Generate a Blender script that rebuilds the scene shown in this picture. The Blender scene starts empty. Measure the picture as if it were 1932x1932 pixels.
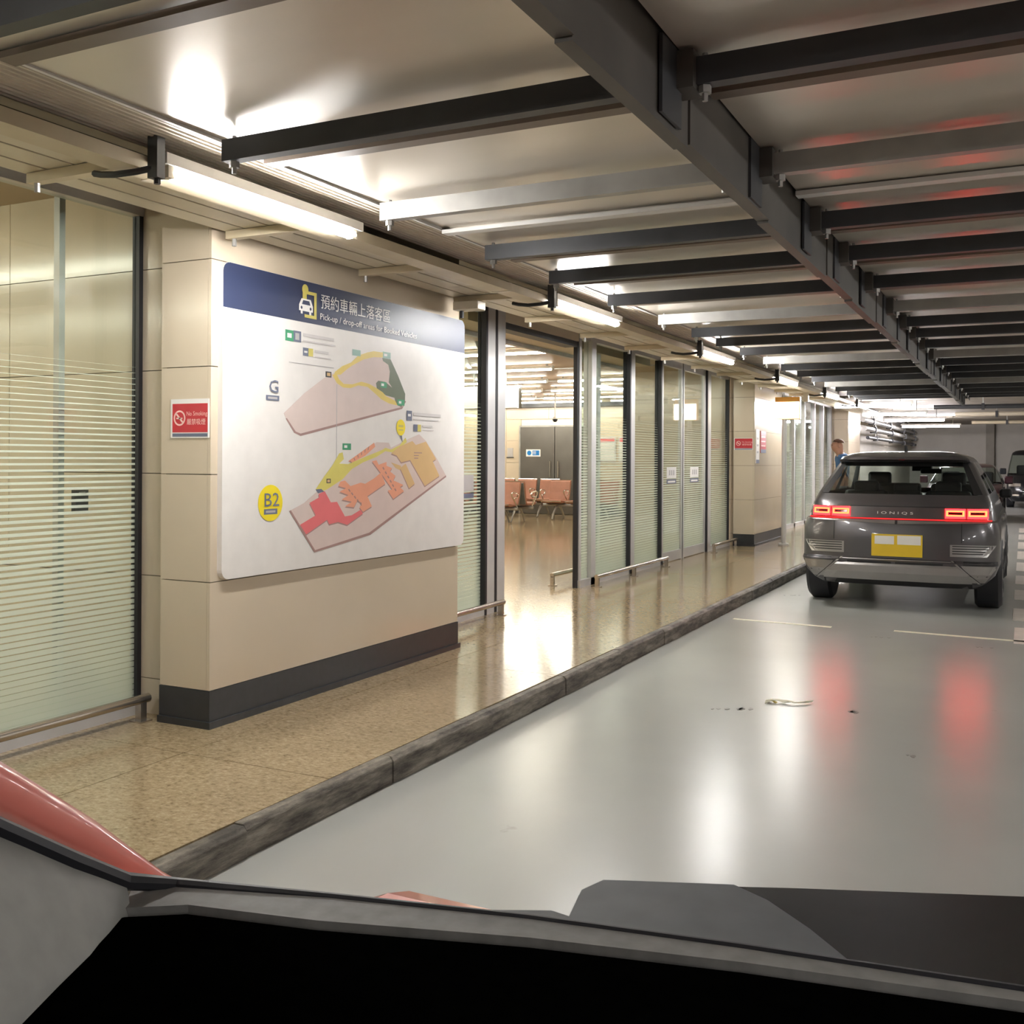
import bpy, bmesh, math, random
from mathutils import Vector, Matrix, Euler
random.seed(7)
S = bpy.context.scene
C = S.collection
R = math.radians

# ------------------------------------------------------------------ camera
cd = bpy.data.cameras.new('camera'); cam = bpy.data.objects.new('camera', cd); C.objects.link(cam)
YAW = math.atan(966 / 1935.0)
cd.sensor_fit = 'HORIZONTAL'; cd.sensor_width = 36.0; cd.lens = 36.0 * 1935 / 1932
cd.shift_y = -100 / 1932.0; cd.clip_start = 0.02; cd.clip_end = 200
cam.matrix_world = Matrix.Translation((0, 0, 1.5)) @ Matrix.Rotation(YAW, 4, 'Z') @ Matrix.Rotation(R(90), 4, 'X') @ Matrix.Rotation(R(0.3), 4, 'Z')
S.camera = cam
# ------------------------------------------------------------------ world, exposure
w = bpy.data.worlds.new('world'); S.world = w; w.use_nodes = True
w.node_tree.nodes['Background'].inputs[0].default_value = (0.9, 0.92, 1, 1)
w.node_tree.nodes['Background'].inputs[1].default_value = 0.02
S.view_settings.view_transform = 'Standard'; S.view_settings.look = 'None'
S.view_settings.gamma = 1.0; S.view_settings.use_curve_mapping = False
S.view_settings.exposure = 1.72
S.cycles.max_bounces = 8; S.cycles.diffuse_bounces = 3; S.cycles.glossy_bounces = 3
S.cycles.transparent_max_bounces = 24; S.cycles.transmission_bounces = 6
S.cycles.caustics_reflective = False; S.cycles.caustics_refractive = False
S.cycles.sample_clamp_indirect = 6.0
LAMP = 60.0          # radiance of the fluorescent tubes
HALL = 17.0          # radiance of the hall's slim lights

# ------------------------------------------------------------------ materials
def newmat(name):
    m = bpy.data.materials.new(name); m.use_nodes = True
    nt = m.node_tree; b = nt.nodes['Principled BSDF']
    return m, nt, b
def ramp(nt, fac, stops):
    r = nt.nodes.new('ShaderNodeValToRGB'); el = r.color_ramp.elements
    while len(el) > 1: el.remove(el[-1])
    el[0].position = stops[0][0]; el[0].color = (*stops[0][1], 1)
    for p, c in stops[1:]:
        e = el.new(p); e.color = (*c, 1)
    nt.links.new(fac, r.inputs[0]); return r.outputs[0]
def noise(nt, scale, detail=3, vec=None, rough=0.5):
    n = nt.nodes.new('ShaderNodeTexNoise'); n.inputs['Scale'].default_value = scale; n.inputs['Detail'].default_value = detail
    n.inputs['Roughness'].default_value = rough
    if vec is None:
        g = nt.nodes.new('ShaderNodeNewGeometry'); vec = g.outputs['Position']
    nt.links.new(vec, n.inputs['Vector']); return n.outputs['Fac']
def mapv(nt, scale):
    g = nt.nodes.new('ShaderNodeNewGeometry'); mp = nt.nodes.new('ShaderNodeMapping'); mp.inputs['Scale'].default_value = scale
    nt.links.new(g.outputs['Position'], mp.inputs['Vector']); return mp.outputs[0]
def bump(nt, b, fac, strength, dist=0.01):
    bp = nt.nodes.new('ShaderNodeBump'); bp.inputs['Strength'].default_value = strength; bp.inputs['Distance'].default_value = dist
    nt.links.new(fac, bp.inputs['Height']); nt.links.new(bp.outputs[0], b.inputs['Normal'])
def plain(name, col, rough=0.5, metal=0.0, var=0.12, scale=6.0, coat=0.0, spec=0.5, vec=None):
    m, nt, b = newmat(name)
    f = noise(nt, scale, 3, vec)
    lo = tuple(c * (1 - var) for c in col); hi = tuple(min(1, c * (1 + var)) for c in col)
    nt.links.new(ramp(nt, f, [(0.3, lo), (0.7, hi)]), b.inputs['Base Color'])
    b.inputs['Roughness'].default_value = rough; b.inputs['Metallic'].default_value = metal
    b.inputs['Coat Weight'].default_value = coat; b.inputs['Specular IOR Level'].default_value = spec
    return m
def glow(name, col, s):
    m = bpy.data.materials.new(name); m.use_nodes = True; nt = m.node_tree; nt.nodes.clear()
    e = nt.nodes.new('ShaderNodeEmission'); o = nt.nodes.new('ShaderNodeOutputMaterial')
    e.inputs[0].default_value = (*col, 1); e.inputs[1].default_value = s
    nt.links.new(e.outputs[0], o.inputs[0]); return m
def mathn(nt, op, a, b=None, clamp=False):
    n = nt.nodes.new('ShaderNodeMath'); n.operation = op; n.use_clamp = clamp
    for i, v in ((0, a), (1, b)):
        if v is None: continue
        if isinstance(v, (int, float)): n.inputs[i].default_value = v
        else: nt.links.new(v, n.inputs[i])
    return n.outputs[0]
def glassmat(name, tint, frit=False, base=0.045):
    m = bpy.data.materials.new(name); m.use_nodes = True; nt = m.node_tree; nt.nodes.clear()
    o = nt.nodes.new('ShaderNodeOutputMaterial')
    t = nt.nodes.new('ShaderNodeBsdfTransparent'); t.inputs[0].default_value = (*tint, 1)
    g = nt.nodes.new('ShaderNodeBsdfGlossy'); g.inputs['Roughness'].default_value = 0.0
    lw = nt.nodes.new('ShaderNodeLayerWeight'); lw.inputs[0].default_value = 0.5
    p = mathn(nt, 'POWER', lw.outputs['Facing'], 5.0)
    f = mathn(nt, 'ADD', mathn(nt, 'MULTIPLY', p, 1 - base), base, True)
    mx = nt.nodes.new('ShaderNodeMixShader'); nt.links.new(f, mx.inputs[0]); nt.links.new(t.outputs[0], mx.inputs[1]); nt.links.new(g.outputs[0], mx.inputs[2])
    out = mx.outputs[0]
    if frit:
        ge = nt.nodes.new('ShaderNodeNewGeometry'); sx = nt.nodes.new('ShaderNodeSeparateXYZ'); nt.links.new(ge.outputs['Position'], sx.inputs[0])
        z = sx.outputs['Z']
        fr = mathn(nt, 'FRACT', mathn(nt, 'DIVIDE', z, 0.031))
        duty = mathn(nt, 'MULTIPLY', mathn(nt, 'POWER', mathn(nt, 'DIVIDE', mathn(nt, 'SUBTRACT', 2.0, z), 1.75, True), 0.8), 0.9)
        msk = mathn(nt, 'LESS_THAN', fr, duty)
        msk = mathn(nt, 'MULTIPLY', msk, 0.78)
        d = nt.nodes.new('ShaderNodeBsdfDiffuse'); d.inputs[0].default_value = (0.78, 0.85, 0.75, 1)
        tr = nt.nodes.new('ShaderNodeBsdfTranslucent'); tr.inputs[0].default_value = (0.74, 0.83, 0.72, 1)
        dm = nt.nodes.new('ShaderNodeMixShader'); dm.inputs[0].default_value = 0.4
        nt.links.new(d.outputs[0], dm.inputs[1]); nt.links.new(tr.outputs[0], dm.inputs[2])
        gm = nt.nodes.new('ShaderNodeMixShader'); nt.links.new(f, gm.inputs[0]); nt.links.new(dm.outputs[0], gm.inputs[1]); nt.links.new(g.outputs[0], gm.inputs[2])
        fm = nt.nodes.new('ShaderNodeMixShader'); nt.links.new(msk, fm.inputs[0]); nt.links.new(out, fm.inputs[1]); nt.links.new(gm.outputs[0], fm.inputs[2])
        out = fm.outputs[0]
    nt.links.new(out, o.inputs[0]); return m

M = {}
def road_mat():
    m, nt, b = newmat('epoxy_road')
    f = noise(nt, 0.9, 3)
    col = ramp(nt, f, [(0.3, (0.395, 0.40, 0.38)), (0.7, (0.435, 0.44, 0.415))])
    sp = ramp(nt, noise(nt, 2.3, 5, None, 0.6), [(0.0, (1, 1, 1)), (0.70, (1, 1, 1)), (0.76, (0.80, 0.78, 0.75))])
    mx = nt.nodes.new('ShaderNodeMixRGB'); mx.blend_type = 'MULTIPLY'; mx.inputs[0].default_value = 1
    nt.links.new(col, mx.inputs[1]); nt.links.new(sp, mx.inputs[2]); nt.links.new(mx.outputs[0], b.inputs['Base Color'])
    b.inputs['Roughness'].default_value = 0.26
    b.inputs['Specular IOR Level'].default_value = 0.6
    return m
def terrazzo():
    m, nt, b = newmat('terrazzo')
    f = noise(nt, 62, 3, mapv(nt, (0.75, 1.0, 1)), 0.6); f3 = noise(nt, 1.3, 2)
    col = ramp(nt, f, [(0.26, (0.17, 0.115, 0.062)), (0.40, (0.32, 0.235, 0.135)), (0.58, (0.40, 0.305, 0.185)), (0.76, (0.52, 0.42, 0.28))])
    v = ramp(nt, f3, [(0.3, (0.9, 0.9, 0.9)), (0.7, (1.06, 1.06, 1.06))])
    mx = nt.nodes.new('ShaderNodeMixRGB'); mx.blend_type = 'MULTIPLY'; mx.inputs[0].default_value = 1
    nt.links.new(col, mx.inputs[1]); nt.links.new(v, mx.inputs[2]); nt.links.new(mx.outputs[0], b.inputs['Base Color'])
    b.inputs['Roughness'].default_value = 0.13; b.inputs['Specular IOR Level'].default_value = 0.5
    return m
def kerbstone():
    m, nt, b = newmat('kerb_stone')
    f = noise(nt, 7, 6, mapv(nt, (1, 0.5, 3)), 0.7)
    nt.links.new(ramp(nt, f, [(0.36, (0.045, 0.038, 0.03)), (0.5, (0.15, 0.13, 0.105)), (0.66, (0.30, 0.27, 0.22))]), b.inputs['Base Color'])
    b.inputs['Roughness'].default_value = 0.6; bump(nt, b, f, 0.5, 0.02); return m
def panelmat():
    m, nt, b = newmat('ceiling_panel_metal')
    f = noise(nt, 1.4, 3, mapv(nt, (0.35, 1.6, 1)))
    nt.links.new(ramp(nt, f, [(0.3, (0.60, 0.54, 0.46)), (0.7, (0.68, 0.615, 0.53))]), b.inputs['Base Color'])
    b.inputs['Metallic'].default_value = 0.32
    b.inputs['Roughness'].default_value = 0.28; return m
M['road'] = road_mat(); M['terrazzo'] = terrazzo(); M['kerb'] = kerbstone(); M['panel'] = panelmat()
M['tile'] = plain('cream_wall_tile', (0.60, 0.51, 0.39), 0.16, var=0.03, scale=2)
M['tile_core'] = plain('dark_joint', (0.10, 0.085, 0.06), 0.8)
M['plinth'] = plain('charcoal_plinth', (0.028, 0.03, 0.034), 0.3, scale=20)
M['cream'] = plain('cream_enamel', (0.66, 0.59, 0.46), 0.35, var=0.06, scale=3)
M['cream2'] = plain('yellowed_enamel', (0.60, 0.51, 0.36), 0.4, var=0.08, scale=4)
M['rib'] = plain('ribbed_metal', (0.62, 0.55, 0.44), 0.45, 0.1, scale=5)
M['dark_and_shaded_steel'] = plain('dark_and_shaded_steel', (0.045, 0.046, 0.05), 0.45, 0.2, 0.2, 4)
M['brown_steel'] = plain('brown_steel', (0.085, 0.076, 0.066), 0.5, 0.2, 0.2, 3)
M['lip_brown'] = plain('brown_lip', (0.17, 0.13, 0.10), 0.5, 0.1, 0.1, 4)
M['galv'] = plain('galvanised_steel', (0.36, 0.35, 0.33), 0.4, 0.5, 0.15, 5)
M['alu'] = plain('brushed_aluminium', (0.60, 0.59, 0.585), 0.35, 0.25, 0.06, 3)
M['rubber'] = plain('black_rubber', (0.012, 0.012, 0.016), 0.5)
M['steel'] = plain('stainless_steel', (0.52, 0.47, 0.41), 0.25, 0.9, 0.08, 4)
M['glass'] = glassmat('clear_glass', (0.88, 0.95, 0.91))
M['frit'] = glassmat('striped_glass', (0.93, 0.97, 0.945), True)
M['white'] = plain('white_paint', (0.72, 0.70, 0.67), 0.4, var=0.03)
M['wall'] = plain('offwhite_wall', (0.64, 0.60, 0.53), 0.6, var=0.05, scale=1.5)
M['hallceil'] = plain('hall_ceiling_board', (0.44, 0.33, 0.225), 0.5, var=0.05, scale=1)
M['farceil'] = plain('far_ceiling_paint', (0.36, 0.32, 0.265), 0.7, scale=2)
M['slab'] = plain('concrete_slab', (0.36, 0.33, 0.28), 0.7, scale=2)
M['tube'] = glow('tube_glow', (1.0, 0.985, 0.965), LAMP)
M['tube_far'] = glow('far_tube_glow', (1.0, 0.96, 1.0), LAMP * 1.3)
M['halltube'] = glow('hall_tube_glow', (1.0, 0.95, 0.80), HALL)
M['doorgrey'] = plain('grey_metal_door', (0.16, 0.15, 0.135), 0.3, 0.5, 0.08, 2)
M['orange'] = plain('tan_leatherette', (0.34, 0.15, 0.095), 0.45, var=0.12, scale=5)
M['greyshell'] = plain('grey_plastic', (0.17, 0.17, 0.155), 0.45)
M['chrome'] = plain('polished_metal', (0.70, 0.68, 0.64), 0.15, 1.0, 0.03)
M['line'] = plain('line_paint', (0.86, 0.82, 0.66), 0.45, var=0.08, scale=12)
M['block'] = plain('block_paint', (0.70, 0.64, 0.58), 0.4, var=0.08, scale=8)
def flat(n, c, r=0.4): M[n] = plain(n, c, r, var=0.03, scale=10)
flat('navy', (0.026, 0.036, 0.085), 0.42); flat('boardwhite', (0.76, 0.73, 0.70), 0.42); flat('red_sign', (0.50, 0.02, 0.035), 0.3)
flat('print_white', (0.80, 0.78, 0.76)); flat('sign_pink', (0.85, 0.55, 0.52)); flat('print_black', (0.02, 0.02, 0.025)); flat('map_pink', (0.66, 0.54, 0.50), 0.3)
flat('map_edge', (0.36, 0.22, 0.20)); flat('map_green', (0.12, 0.15, 0.09)); flat('map_yellow', (0.72, 0.55, 0.13)); flat('map_yellow2', (0.68, 0.60, 0.14))
flat('map_red', (0.74, 0.16, 0.17)); flat('map_salmon', (0.78, 0.34, 0.21)); flat('map_tan', (0.66, 0.44, 0.20)); flat('label_green', (0.04, 0.30, 0.14))
flat('label_teal', (0.25, 0.42, 0.36)); flat('print_grey', (0.44, 0.42, 0.42)); flat('print_pale', (0.60, 0.57, 0.56)); flat('print_slate', (0.13, 0.15, 0.22)); flat('disc_yellow', (0.85, 0.68, 0.01)); flat('icon_yellow', (0.60, 0.52, 0.12))
flat('label_blue', (0.01, 0.19, 0.52)); flat('plate_yellow', (0.80, 0.55, 0.02)); flat('orange_band', (0.75, 0.36, 0.05))

# ------------------------------------------------------------------ mesh builder
ORG = {}
class MB:
    def __init__(s): s.v = []; s.f = []
    def box(s, x0, x1, y0, y1, z0, z1):
        if x0 > x1: x0, x1 = x1, x0
        if y0 > y1: y0, y1 = y1, y0
        if z0 > z1: z0, z1 = z1, z0
        n = len(s.v)
        s.v += [(x0, y0, z0), (x1, y0, z0), (x1, y1, z0), (x0, y1, z0), (x0, y0, z1), (x1, y0, z1), (x1, y1, z1), (x0, y1, z1)]
        s.f += [tuple(n + i for i in q) for q in ((0, 3, 2, 1), (4, 5, 6, 7), (0, 1, 5, 4), (1, 2, 6, 5), (2, 3, 7, 6), (3, 0, 4, 7))]
        return s
    def tube(s, pts, r, n=8, caps=True, r2=None):
        pts = [Vector(p) for p in pts]; N0 = len(s.v); rs = r if isinstance(r, (list, tuple)) else [r] * len(pts)
        up = None
        for i, p in enumerate(pts):
            d = (pts[min(i + 1, len(pts) - 1)] - pts[max(i - 1, 0)]).normalized()
            if up is None: up = Vector((0, 0, 1)) if abs(d.z) < 0.9 else Vector((1, 0, 0))
            a = d.cross(up).normalized(); b = a.cross(d).normalized(); up = b
            for k in range(n):
                t = 2 * math.pi * k / n
                s.v.append(tuple(p + a * math.cos(t) * rs[i] + b * math.sin(t) * (r2 or rs[i])))
        for i in range(len(pts) - 1):
            for k in range(n):
                q = N0 + i * n; s.f.append((q + k, q + (k + 1) % n, q + n + (k + 1) % n, q + n + k))
        if caps:
            s.f.append(tuple(N0 + k for k in reversed(range(n)))); s.f.append(tuple(N0 + (len(pts) - 1) * n + k for k in range(n)))
        return s
    def prism(s, poly, axis, d0, d1):
        # poly: 2-d points; axis 'x' -> (y,z), 'y' -> (x,z), 'z' -> (x,y)
        n = len(poly); N0 = len(s.v)
        for d in (d0, d1):
            for a, b in poly:
                s.v.append((d, a, b) if axis == 'x' else (a, d, b) if axis == 'y' else (a, b, d))
        s.f.append(tuple(N0 + i for i in reversed(range(n)))); s.f.append(tuple(N0 + n + i for i in range(n)))
        for i in range(n): s.f.append((N0 + i, N0 + (i + 1) % n, N0 + n + (i + 1) % n, N0 + n + i))
        return s
    def grid(s, fn, nu, nv):
        N0 = len(s.v)
        for j in range(nv + 1):
            for i in range(nu + 1): s.v.append(tuple(fn(i / nu, j / nv)))
        for j in range(nv):
            for i in range(nu):
                q = N0 + j * (nu + 1) + i; s.f.append((q, q + 1, q + nu + 2, q + nu + 1))
        return s
    def sphere(s, c, r, nu=12, nv=8):
        r = r if isinstance(r, (tuple, list)) else (r, r, r); N0 = len(s.v)
        for j in range(nv + 1):
            t = math.pi * j / nv
            for i in range(nu):
                p = 2 * math.pi * i / nu
                s.v.append((c[0] + r[0] * math.sin(t) * math.cos(p), c[1] + r[1] * math.sin(t) * math.sin(p), c[2] + r[2] * math.cos(t)))
        for j in range(nv):
            for i in range(nu):
                a = N0 + j * nu + i; b = N0 + j * nu + (i + 1) % nu; s.f.append((a, a + nu, b + nu, b))
        return s
    def mesh(s, name, mat, off=(0, 0, 0), smooth=False):
        me = bpy.data.meshes.new(name)
        me.from_pydata([(x - off[0], y - off[1], z - off[2]) for x, y, z in s.v], [], s.f)
        bm = bmesh.new(); bm.from_mesh(me)
        bmesh.ops.remove_doubles(bm, verts=bm.verts, dist=1e-6)
        bmesh.ops.recalc_face_normals(bm, faces=bm.faces); bm.to_mesh(me); bm.free()
        me.materials.append(M[mat] if isinstance(mat, str) else mat)
        if smooth:
            me.shade_smooth()
            try: me.set_sharp_from_angle(angle=R(38))
            except Exception: pass
        return me
    def build(s, name, mat, parent=None, smooth=False, bevel=0, thick=0, subsurf=0):
        if parent is None:
            xs = [p[0] for p in s.v]; ys = [p[1] for p in s.v]; zs = [p[2] for p in s.v]
            off = ((min(xs) + max(xs)) / 2, (min(ys) + max(ys)) / 2, min(zs))
        else: off = ORG[parent]
        o = bpy.data.objects.new(name, s.mesh(name, mat, off, smooth)); C.objects.link(o)
        ORG[o] = off
        if parent is None: o.location = off
        else: o.parent = parent
        if thick:
            sm = o.modifiers.new('thickness', 'SOLIDIFY'); sm.thickness = thick; sm.offset = 1
        if subsurf:
            ss = o.modifiers.new('smooth', 'SUBSURF'); ss.levels = ss.render_levels = subsurf
        if bevel:
            bv = o.modifiers.new('bevel', 'BEVEL'); bv.width = bevel; bv.segments = 2; bv.limit_method = 'ANGLE'
        return o
def tag(o, label=None, cat=None, group=None, kind=None):
    if label: o['label'] = label
    if cat: o['category'] = cat
    if group: o['group'] = group
    if kind: o['kind'] = kind
    return o
def empty(name, loc=(0, 0, 0), **k):
    o = bpy.data.objects.new(name, None); C.objects.link(o); o.location = loc; o.empty_display_size = 0.2
    ORG[o] = tuple(loc); tag(o, **k); return o
def bx(name, mat, parent, *b, **k): return MB().box(*b).build(name, mat, parent, **k)
def copy_tree(o, parent=None):
    c = o.copy(); C.objects.link(c); c.parent = parent
    for ch in [x for x in bpy.data.objects if x.parent == o]: copy_tree(ch, c)
    return c
def text_mb(s, size, origin, right, up, nrm, depth=0.0008, width=None, align='LEFT', condense=1.0):
    cu = bpy.data.curves.new('lettering', 'FONT'); cu.body = s; cu.size = size; cu.align_x = align; cu.extrude = 0; cu.resolution_u = 2
    ob = bpy.data.objects.new('lettering', cu); C.objects.link(ob)
    dg = bpy.context.evaluated_depsgraph_get(); dg.update()
    me = ob.evaluated_get(dg).to_mesh()
    vs = [v.co.copy() for v in me.vertices]; fs = [tuple(p.vertices) for p in me.polygons]
    ob.evaluated_get(dg).to_mesh_clear(); bpy.data.objects.remove(ob); bpy.data.curves.remove(cu)
    mb = MB()
    if not vs: return mb
    k = condense
    if width: k = width / max(1e-6, max(v.x for v in vs) - min(v.x for v in vs))
    o = Vector(origin); r = Vector(right); u = Vector(up); n = Vector(nrm)
    mb.v = [tuple(o + r * v.x * k + u * v.y + n * depth) for v in vs]; mb.f = fs
    return mb
# ================================================================== SETTING
FZ = 0.12
floor = empty('floor', (0, 10, 0), kind='structure', label='grey epoxy-coated carriageway with a soft gloss')
bx('road_surface', 'road', floor, -2.6, 7.5, -8, 46, -0.1, 0)
for x0, x1 in ((-2.45, -1.545), (-1.02, 0.02)):
    MB().prism([(x0, 9.55 + 0.03), (x1, 9.5 + 0.02), (x1, 9.56 + 0.02), (x0, 9.61 + 0.03)], 'z', 0.0, 0.003).build('marking_line', 'line', floor)
ys = [9.42, 10.32, 10.77, 11.66, 12.43, 13.35, 13.99, 15.03, 15.68, 17.0, 17.56, 19.12, 19.7, 21.3, 22.0, 23.6, 24.2, 25.8]
for i in range(0, len(ys), 2): bx('marking_block', 'block', floor, -0.09 if i else -0.07, 0.75, ys[i], ys[i + 1], 0, 0.003)

M['scuff'] = plain('dark_scuff', (0.17, 0.165, 0.15), 0.5, var=0.25, scale=30)
def scuff(x0, y0, x1, y1, wd, n):
    for k in range(n):
        t = (k + random.random()) / n; cx = x0 + (x1 - x0) * t; cy = y0 + (y1 - y0) * t; a = wd * random.uniform(0.5, 1.2)
        MB().prism([(cx + a * 0.5 * random.uniform(0.6, 1.3) * math.cos(q * 1.05), cy + a * random.uniform(0.6, 1.3) * math.sin(q * 1.05)) for q in range(6)], 'z', 0, 0.0015).build('scuff_mark', 'scuff', floor)
scuff(-1.69, 6.07, -1.43, 6.2, 0.035, 6); scuff(-2.38, 11.57, -2.21, 11.66, 0.03, 5); scuff(-1.18, 9.2, -1.01, 9.23, 0.03, 4); scuff(-0.94, 6.4, -0.87, 6.39, 0.04, 3); scuff(-0.55, 5.6, -0.45, 5.55, 0.03, 2); scuff(-0.35, 9.1, -0.2, 9.12, 0.03, 3)
pave = empty('pavement', (-3.4, 10, 0), kind='structure', label='raised pavement of polished brown terrazzo slabs')
y = -6.0; i = 0
while y < 27.5:
    for k, (x0, x1) in enumerate(((-3.5, -2.668), (-4.3, -3.506))):
        bx('paving_slab', 'terrazzo', pave, x0, x1, y + 0.002, y + 1.196, FZ - 0.06, FZ + (0.0006 if (i + k) % 3 else 0.0))
    y += 1.2; i += 1
bx('bedding', 'tile_core', pave, -4.3, -2.67, -6, 27.6, -0.05, FZ - 0.004)
kerb = empty('kerb', (-2.7, 10, 0), kind='structure', label='worn grey stone kerb along the pavement edge')
y = -6.0
while y < 27.5:
    x = -2.6 + random.uniform(-0.006, 0.006); z = FZ + random.uniform(-0.004, 0.003)
    MB().prism([(-2.664, -0.05), (x, -0.05), (x + 0.0, z - 0.02), (x - 0.018, z), (-2.664, z)], 'y', y + 0.001, y + 0.999).build('kerb_stone', 'kerb', kerb, bevel=0.004)
    y += 1.0

hall_floor = tag(bx('floor_hall', 'terrazzo', None, -18, -4.3, 0, 25, -0.05, FZ - 0.002), 'polished tan terrazzo floor inside the waiting hall', kind='structure')
tag(bx('floor_far', 'terrazzo', None, -6, -2.6, 27.6, 46, -0.05, FZ), 'far stretch of pavement by the end wall', kind='structure')

# ---- columns
TZ = [0.31, 0.863, 1.413, 1.965, 2.512, 3.05]
def column(xf, xr, y0, y1, label, xin, ynear):
    c = empty('column', ((xf + xin) / 2, (y0 + y1) / 2, FZ), kind='structure', label=label)
    bx('core', 'tile_core', c, xin, xf - 0.012, y0 + 0.118, y1 - 0.018, FZ, 3.05)
    bx('core', 'tile_core', c, xr + 0.02, xf - 0.012, y0 + 0.018, y0 + 0.118, FZ, 3.05)
    g = 0.0022
    for a, b in zip(TZ[:-1], TZ[1:]):
        bx('tile', 'tile', c, xf - 0.02, xf, y0, y1, a + g, b - g)
        for ya, yb in ((y0, y0 + 0.02), (y1 - 0.02, y1)):
            bx('tile', 'tile', c, xr + 0.002, xf - 0.0215, ya, yb, a + g, b - g)
            xa = xr
            while xa > xin + 0.1:
                xb = max(xin, xa - 1.3)
                s = 0.095 if ya == y0 else -0.006
                bx('tile', 'tile', c, xb + g, xa - g, ya + s, yb + s, a + g, b - g); xa = xb
    bx('plinth', 'plinth', c, xr, xf + 0.004, y0 - 0.004, y1 + 0.004, FZ + 0.035, TZ[0])
    bx('plinth_foot', 'plinth', c, xr, xf + 0.018, y0 - 0.018, y1 + 0.018, FZ, FZ + 0.035)
    bx('inner_plinth', 'tile', c, xin, xr, y0 + 0.095, y1 - 0.012, FZ, TZ[0] - g)
    return c
column(-3.7, -4.04, 3.98, 6.53, 'wide cream-tiled column carrying the map board', -6.6, 3.98)
column(-3.86, -4.2, 16.42, 18.5, 'smaller cream-tiled column beyond the sliding doors', -6.0, 16.42)
column(-3.86, -4.2, 26.2, 28.2, 'farthest cream-tiled column beyond the standing man', -6.0, 26.2)

# ---- glazed front
GX = -4.3; GT = 2.86
def pane(p, y0, y1, z0=0.2, z1=GT, mat='frit', x=GX, name='pane'): return bx(name, mat, p, x - 0.006, x + 0.006, y0, y1, z0, z1)
def post(p, y0, y1, mat='alu', x0=GX - 0.05, x1=GX + 0.05, z0=FZ, z1=GT, name='mullion'): return bx(name, mat, p, x0, x1, y0, y1, z0, z1)
def sill(p, y0, y1): bx('sill', 'alu', p, GX - 0.04, GX + 0.05, y0, y1, FZ, 0.2); bx('head_rail', 'alu', p, GX - 0.04, GX + 0.04, y0, y1, GT - 0.06, GT)
w1 = empty('window_1', (GX, 2.5, FZ), kind='structure', label='striped glass screen left of the map column')
pane(w1, -3.0, 0.5); pane(w1, 0.515, 4.045); post(w1, 4.045, 4.072, 'rubber', GX - 0.02, GX + 0.03); post(w1, 3.60, 3.635, 'galv', GX - 0.09, GX - 0.05); post(w1, 0.45, 0.52, 'galv', GX - 0.13, GX - 0.03); sill(w1, -3, 4.07)
w2 = empty('window_2', (GX, 7.4, FZ), kind='structure', label='narrow striped glass panel between map column and open doorway')
pane(w2, 6.5, 7.985); post(w2, 7.985, 8.02, 'rubber', GX - 0.03, GX + 0.055); post(w2, 8.02, 8.17); post(w2, 8.17, 8.225, 'rubber', GX - 0.045, GX + 0.045); post(w2, 8.225, 8.37); sill(w2, 6.5, 7.985)
w3 = empty('window_3', (GX, 11.6, FZ), kind='structure', label='fixed glass panels right of the open doorway')
post(w3, 10.13, 10.17, 'rubber', GX - 0.025, GX + 0.02); post(w3, 10.17, 10.23, 'alu', GX - 0.025, GX + 0.03); pane(w3, 10.23, 10.47); post(w3, 10.47, 10.6); pane(w3, 10.6, 11.69); post(w3, 11.69, 11.73, 'rubber', GX - 0.04, GX + 0.052); post(w3, 11.73, 11.87); pane(w3, 11.87, 12.88); post(w3, 12.88, 12.92, 'rubber', GX - 0.04, GX + 0.052); post(w3, 12.92, 12.98); sill(w3, 10.16, 12.98)
post(w3, 11.28, 11.36, 'alu', GX - 0.26, GX - 0.2, name='inner_stile')
pane(w3, 10.75, 11.28, 0.2, GT, 'glass', GX - 0.23, 'inner_pane')
d1 = empty('door_1', (GX, 14.0, FZ), kind='structure', label='closed pair of striped glass sliding doors before the second column')
for a, b in ((13.0, 13.9), (13.94, 15.06)):
    pane(d1, a + 0.05, b - 0.05, 0.26, GT - 0.1); post(d1, a, a + 0.05, 'alu', GX - 0.025, GX + 0.025, name='stile'); post(d1, b - 0.05, b, 'alu', GX - 0.025, GX + 0.025, name='stile')
    bx('bottom_rail', 'alu', d1, GX - 0.025, GX + 0.025, a + 0.05, b - 0.05, FZ + 0.01, 0.26); bx('top_rail', 'alu', d1, GX - 0.025, GX + 0.025, a + 0.05, b - 0.05, GT - 0.1, GT)
post(d1, 13.9, 13.94, 'rubber', GX - 0.02, GX + 0.02, name='meeting_seal')
w4 = empty('window_4', (GX, 15.8, FZ), kind='structure', label='last striped glass panel before the second column')
post(w4, 15.06, 15.10, 'rubber', GX - 0.04, GX + 0.052); post(w4, 15.10, 15.27); pane(w4, 15.27, 16.38); post(w4, 16.38, 16.43, 'rubber', GX - 0.03, GX + 0.03); sill(w4, 15.27, 16.42)
w5 = empty('window_5', (GX, 22.4, FZ), kind='structure', label='far run of glass panels beyond the second column')
ed = [18.5, 19.3, 20.5, 21.6, 22.7, 23.9, 25.0, 26.2]
for a, b in zip(ed[:-1], ed[1:]): pane(w5, a + 0.06, b - 0.06); post(w5, a - 0.02 if a > 18.6 else a, a + 0.06); post(w5, a + 0.06, a + 0.085, 'rubber', GX - 0.03, GX + 0.053)
post(w5, 26.1, 26.19); sill(w5, 18.56, 26.1)
tr = empty('trim_1', (GX, 9.3, 2.7), kind='structure', label='header track over the open doorway')
bx('track', 'dark_and_shaded_steel', tr, GX - 0.12, GX + 0.02, 8.37, 10.12, 2.70, 2.76)
bx('fascia', 'cream', tr, GX - 0.10, GX + 0.04, 8.37, 10.12, 2.76, GT)
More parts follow.
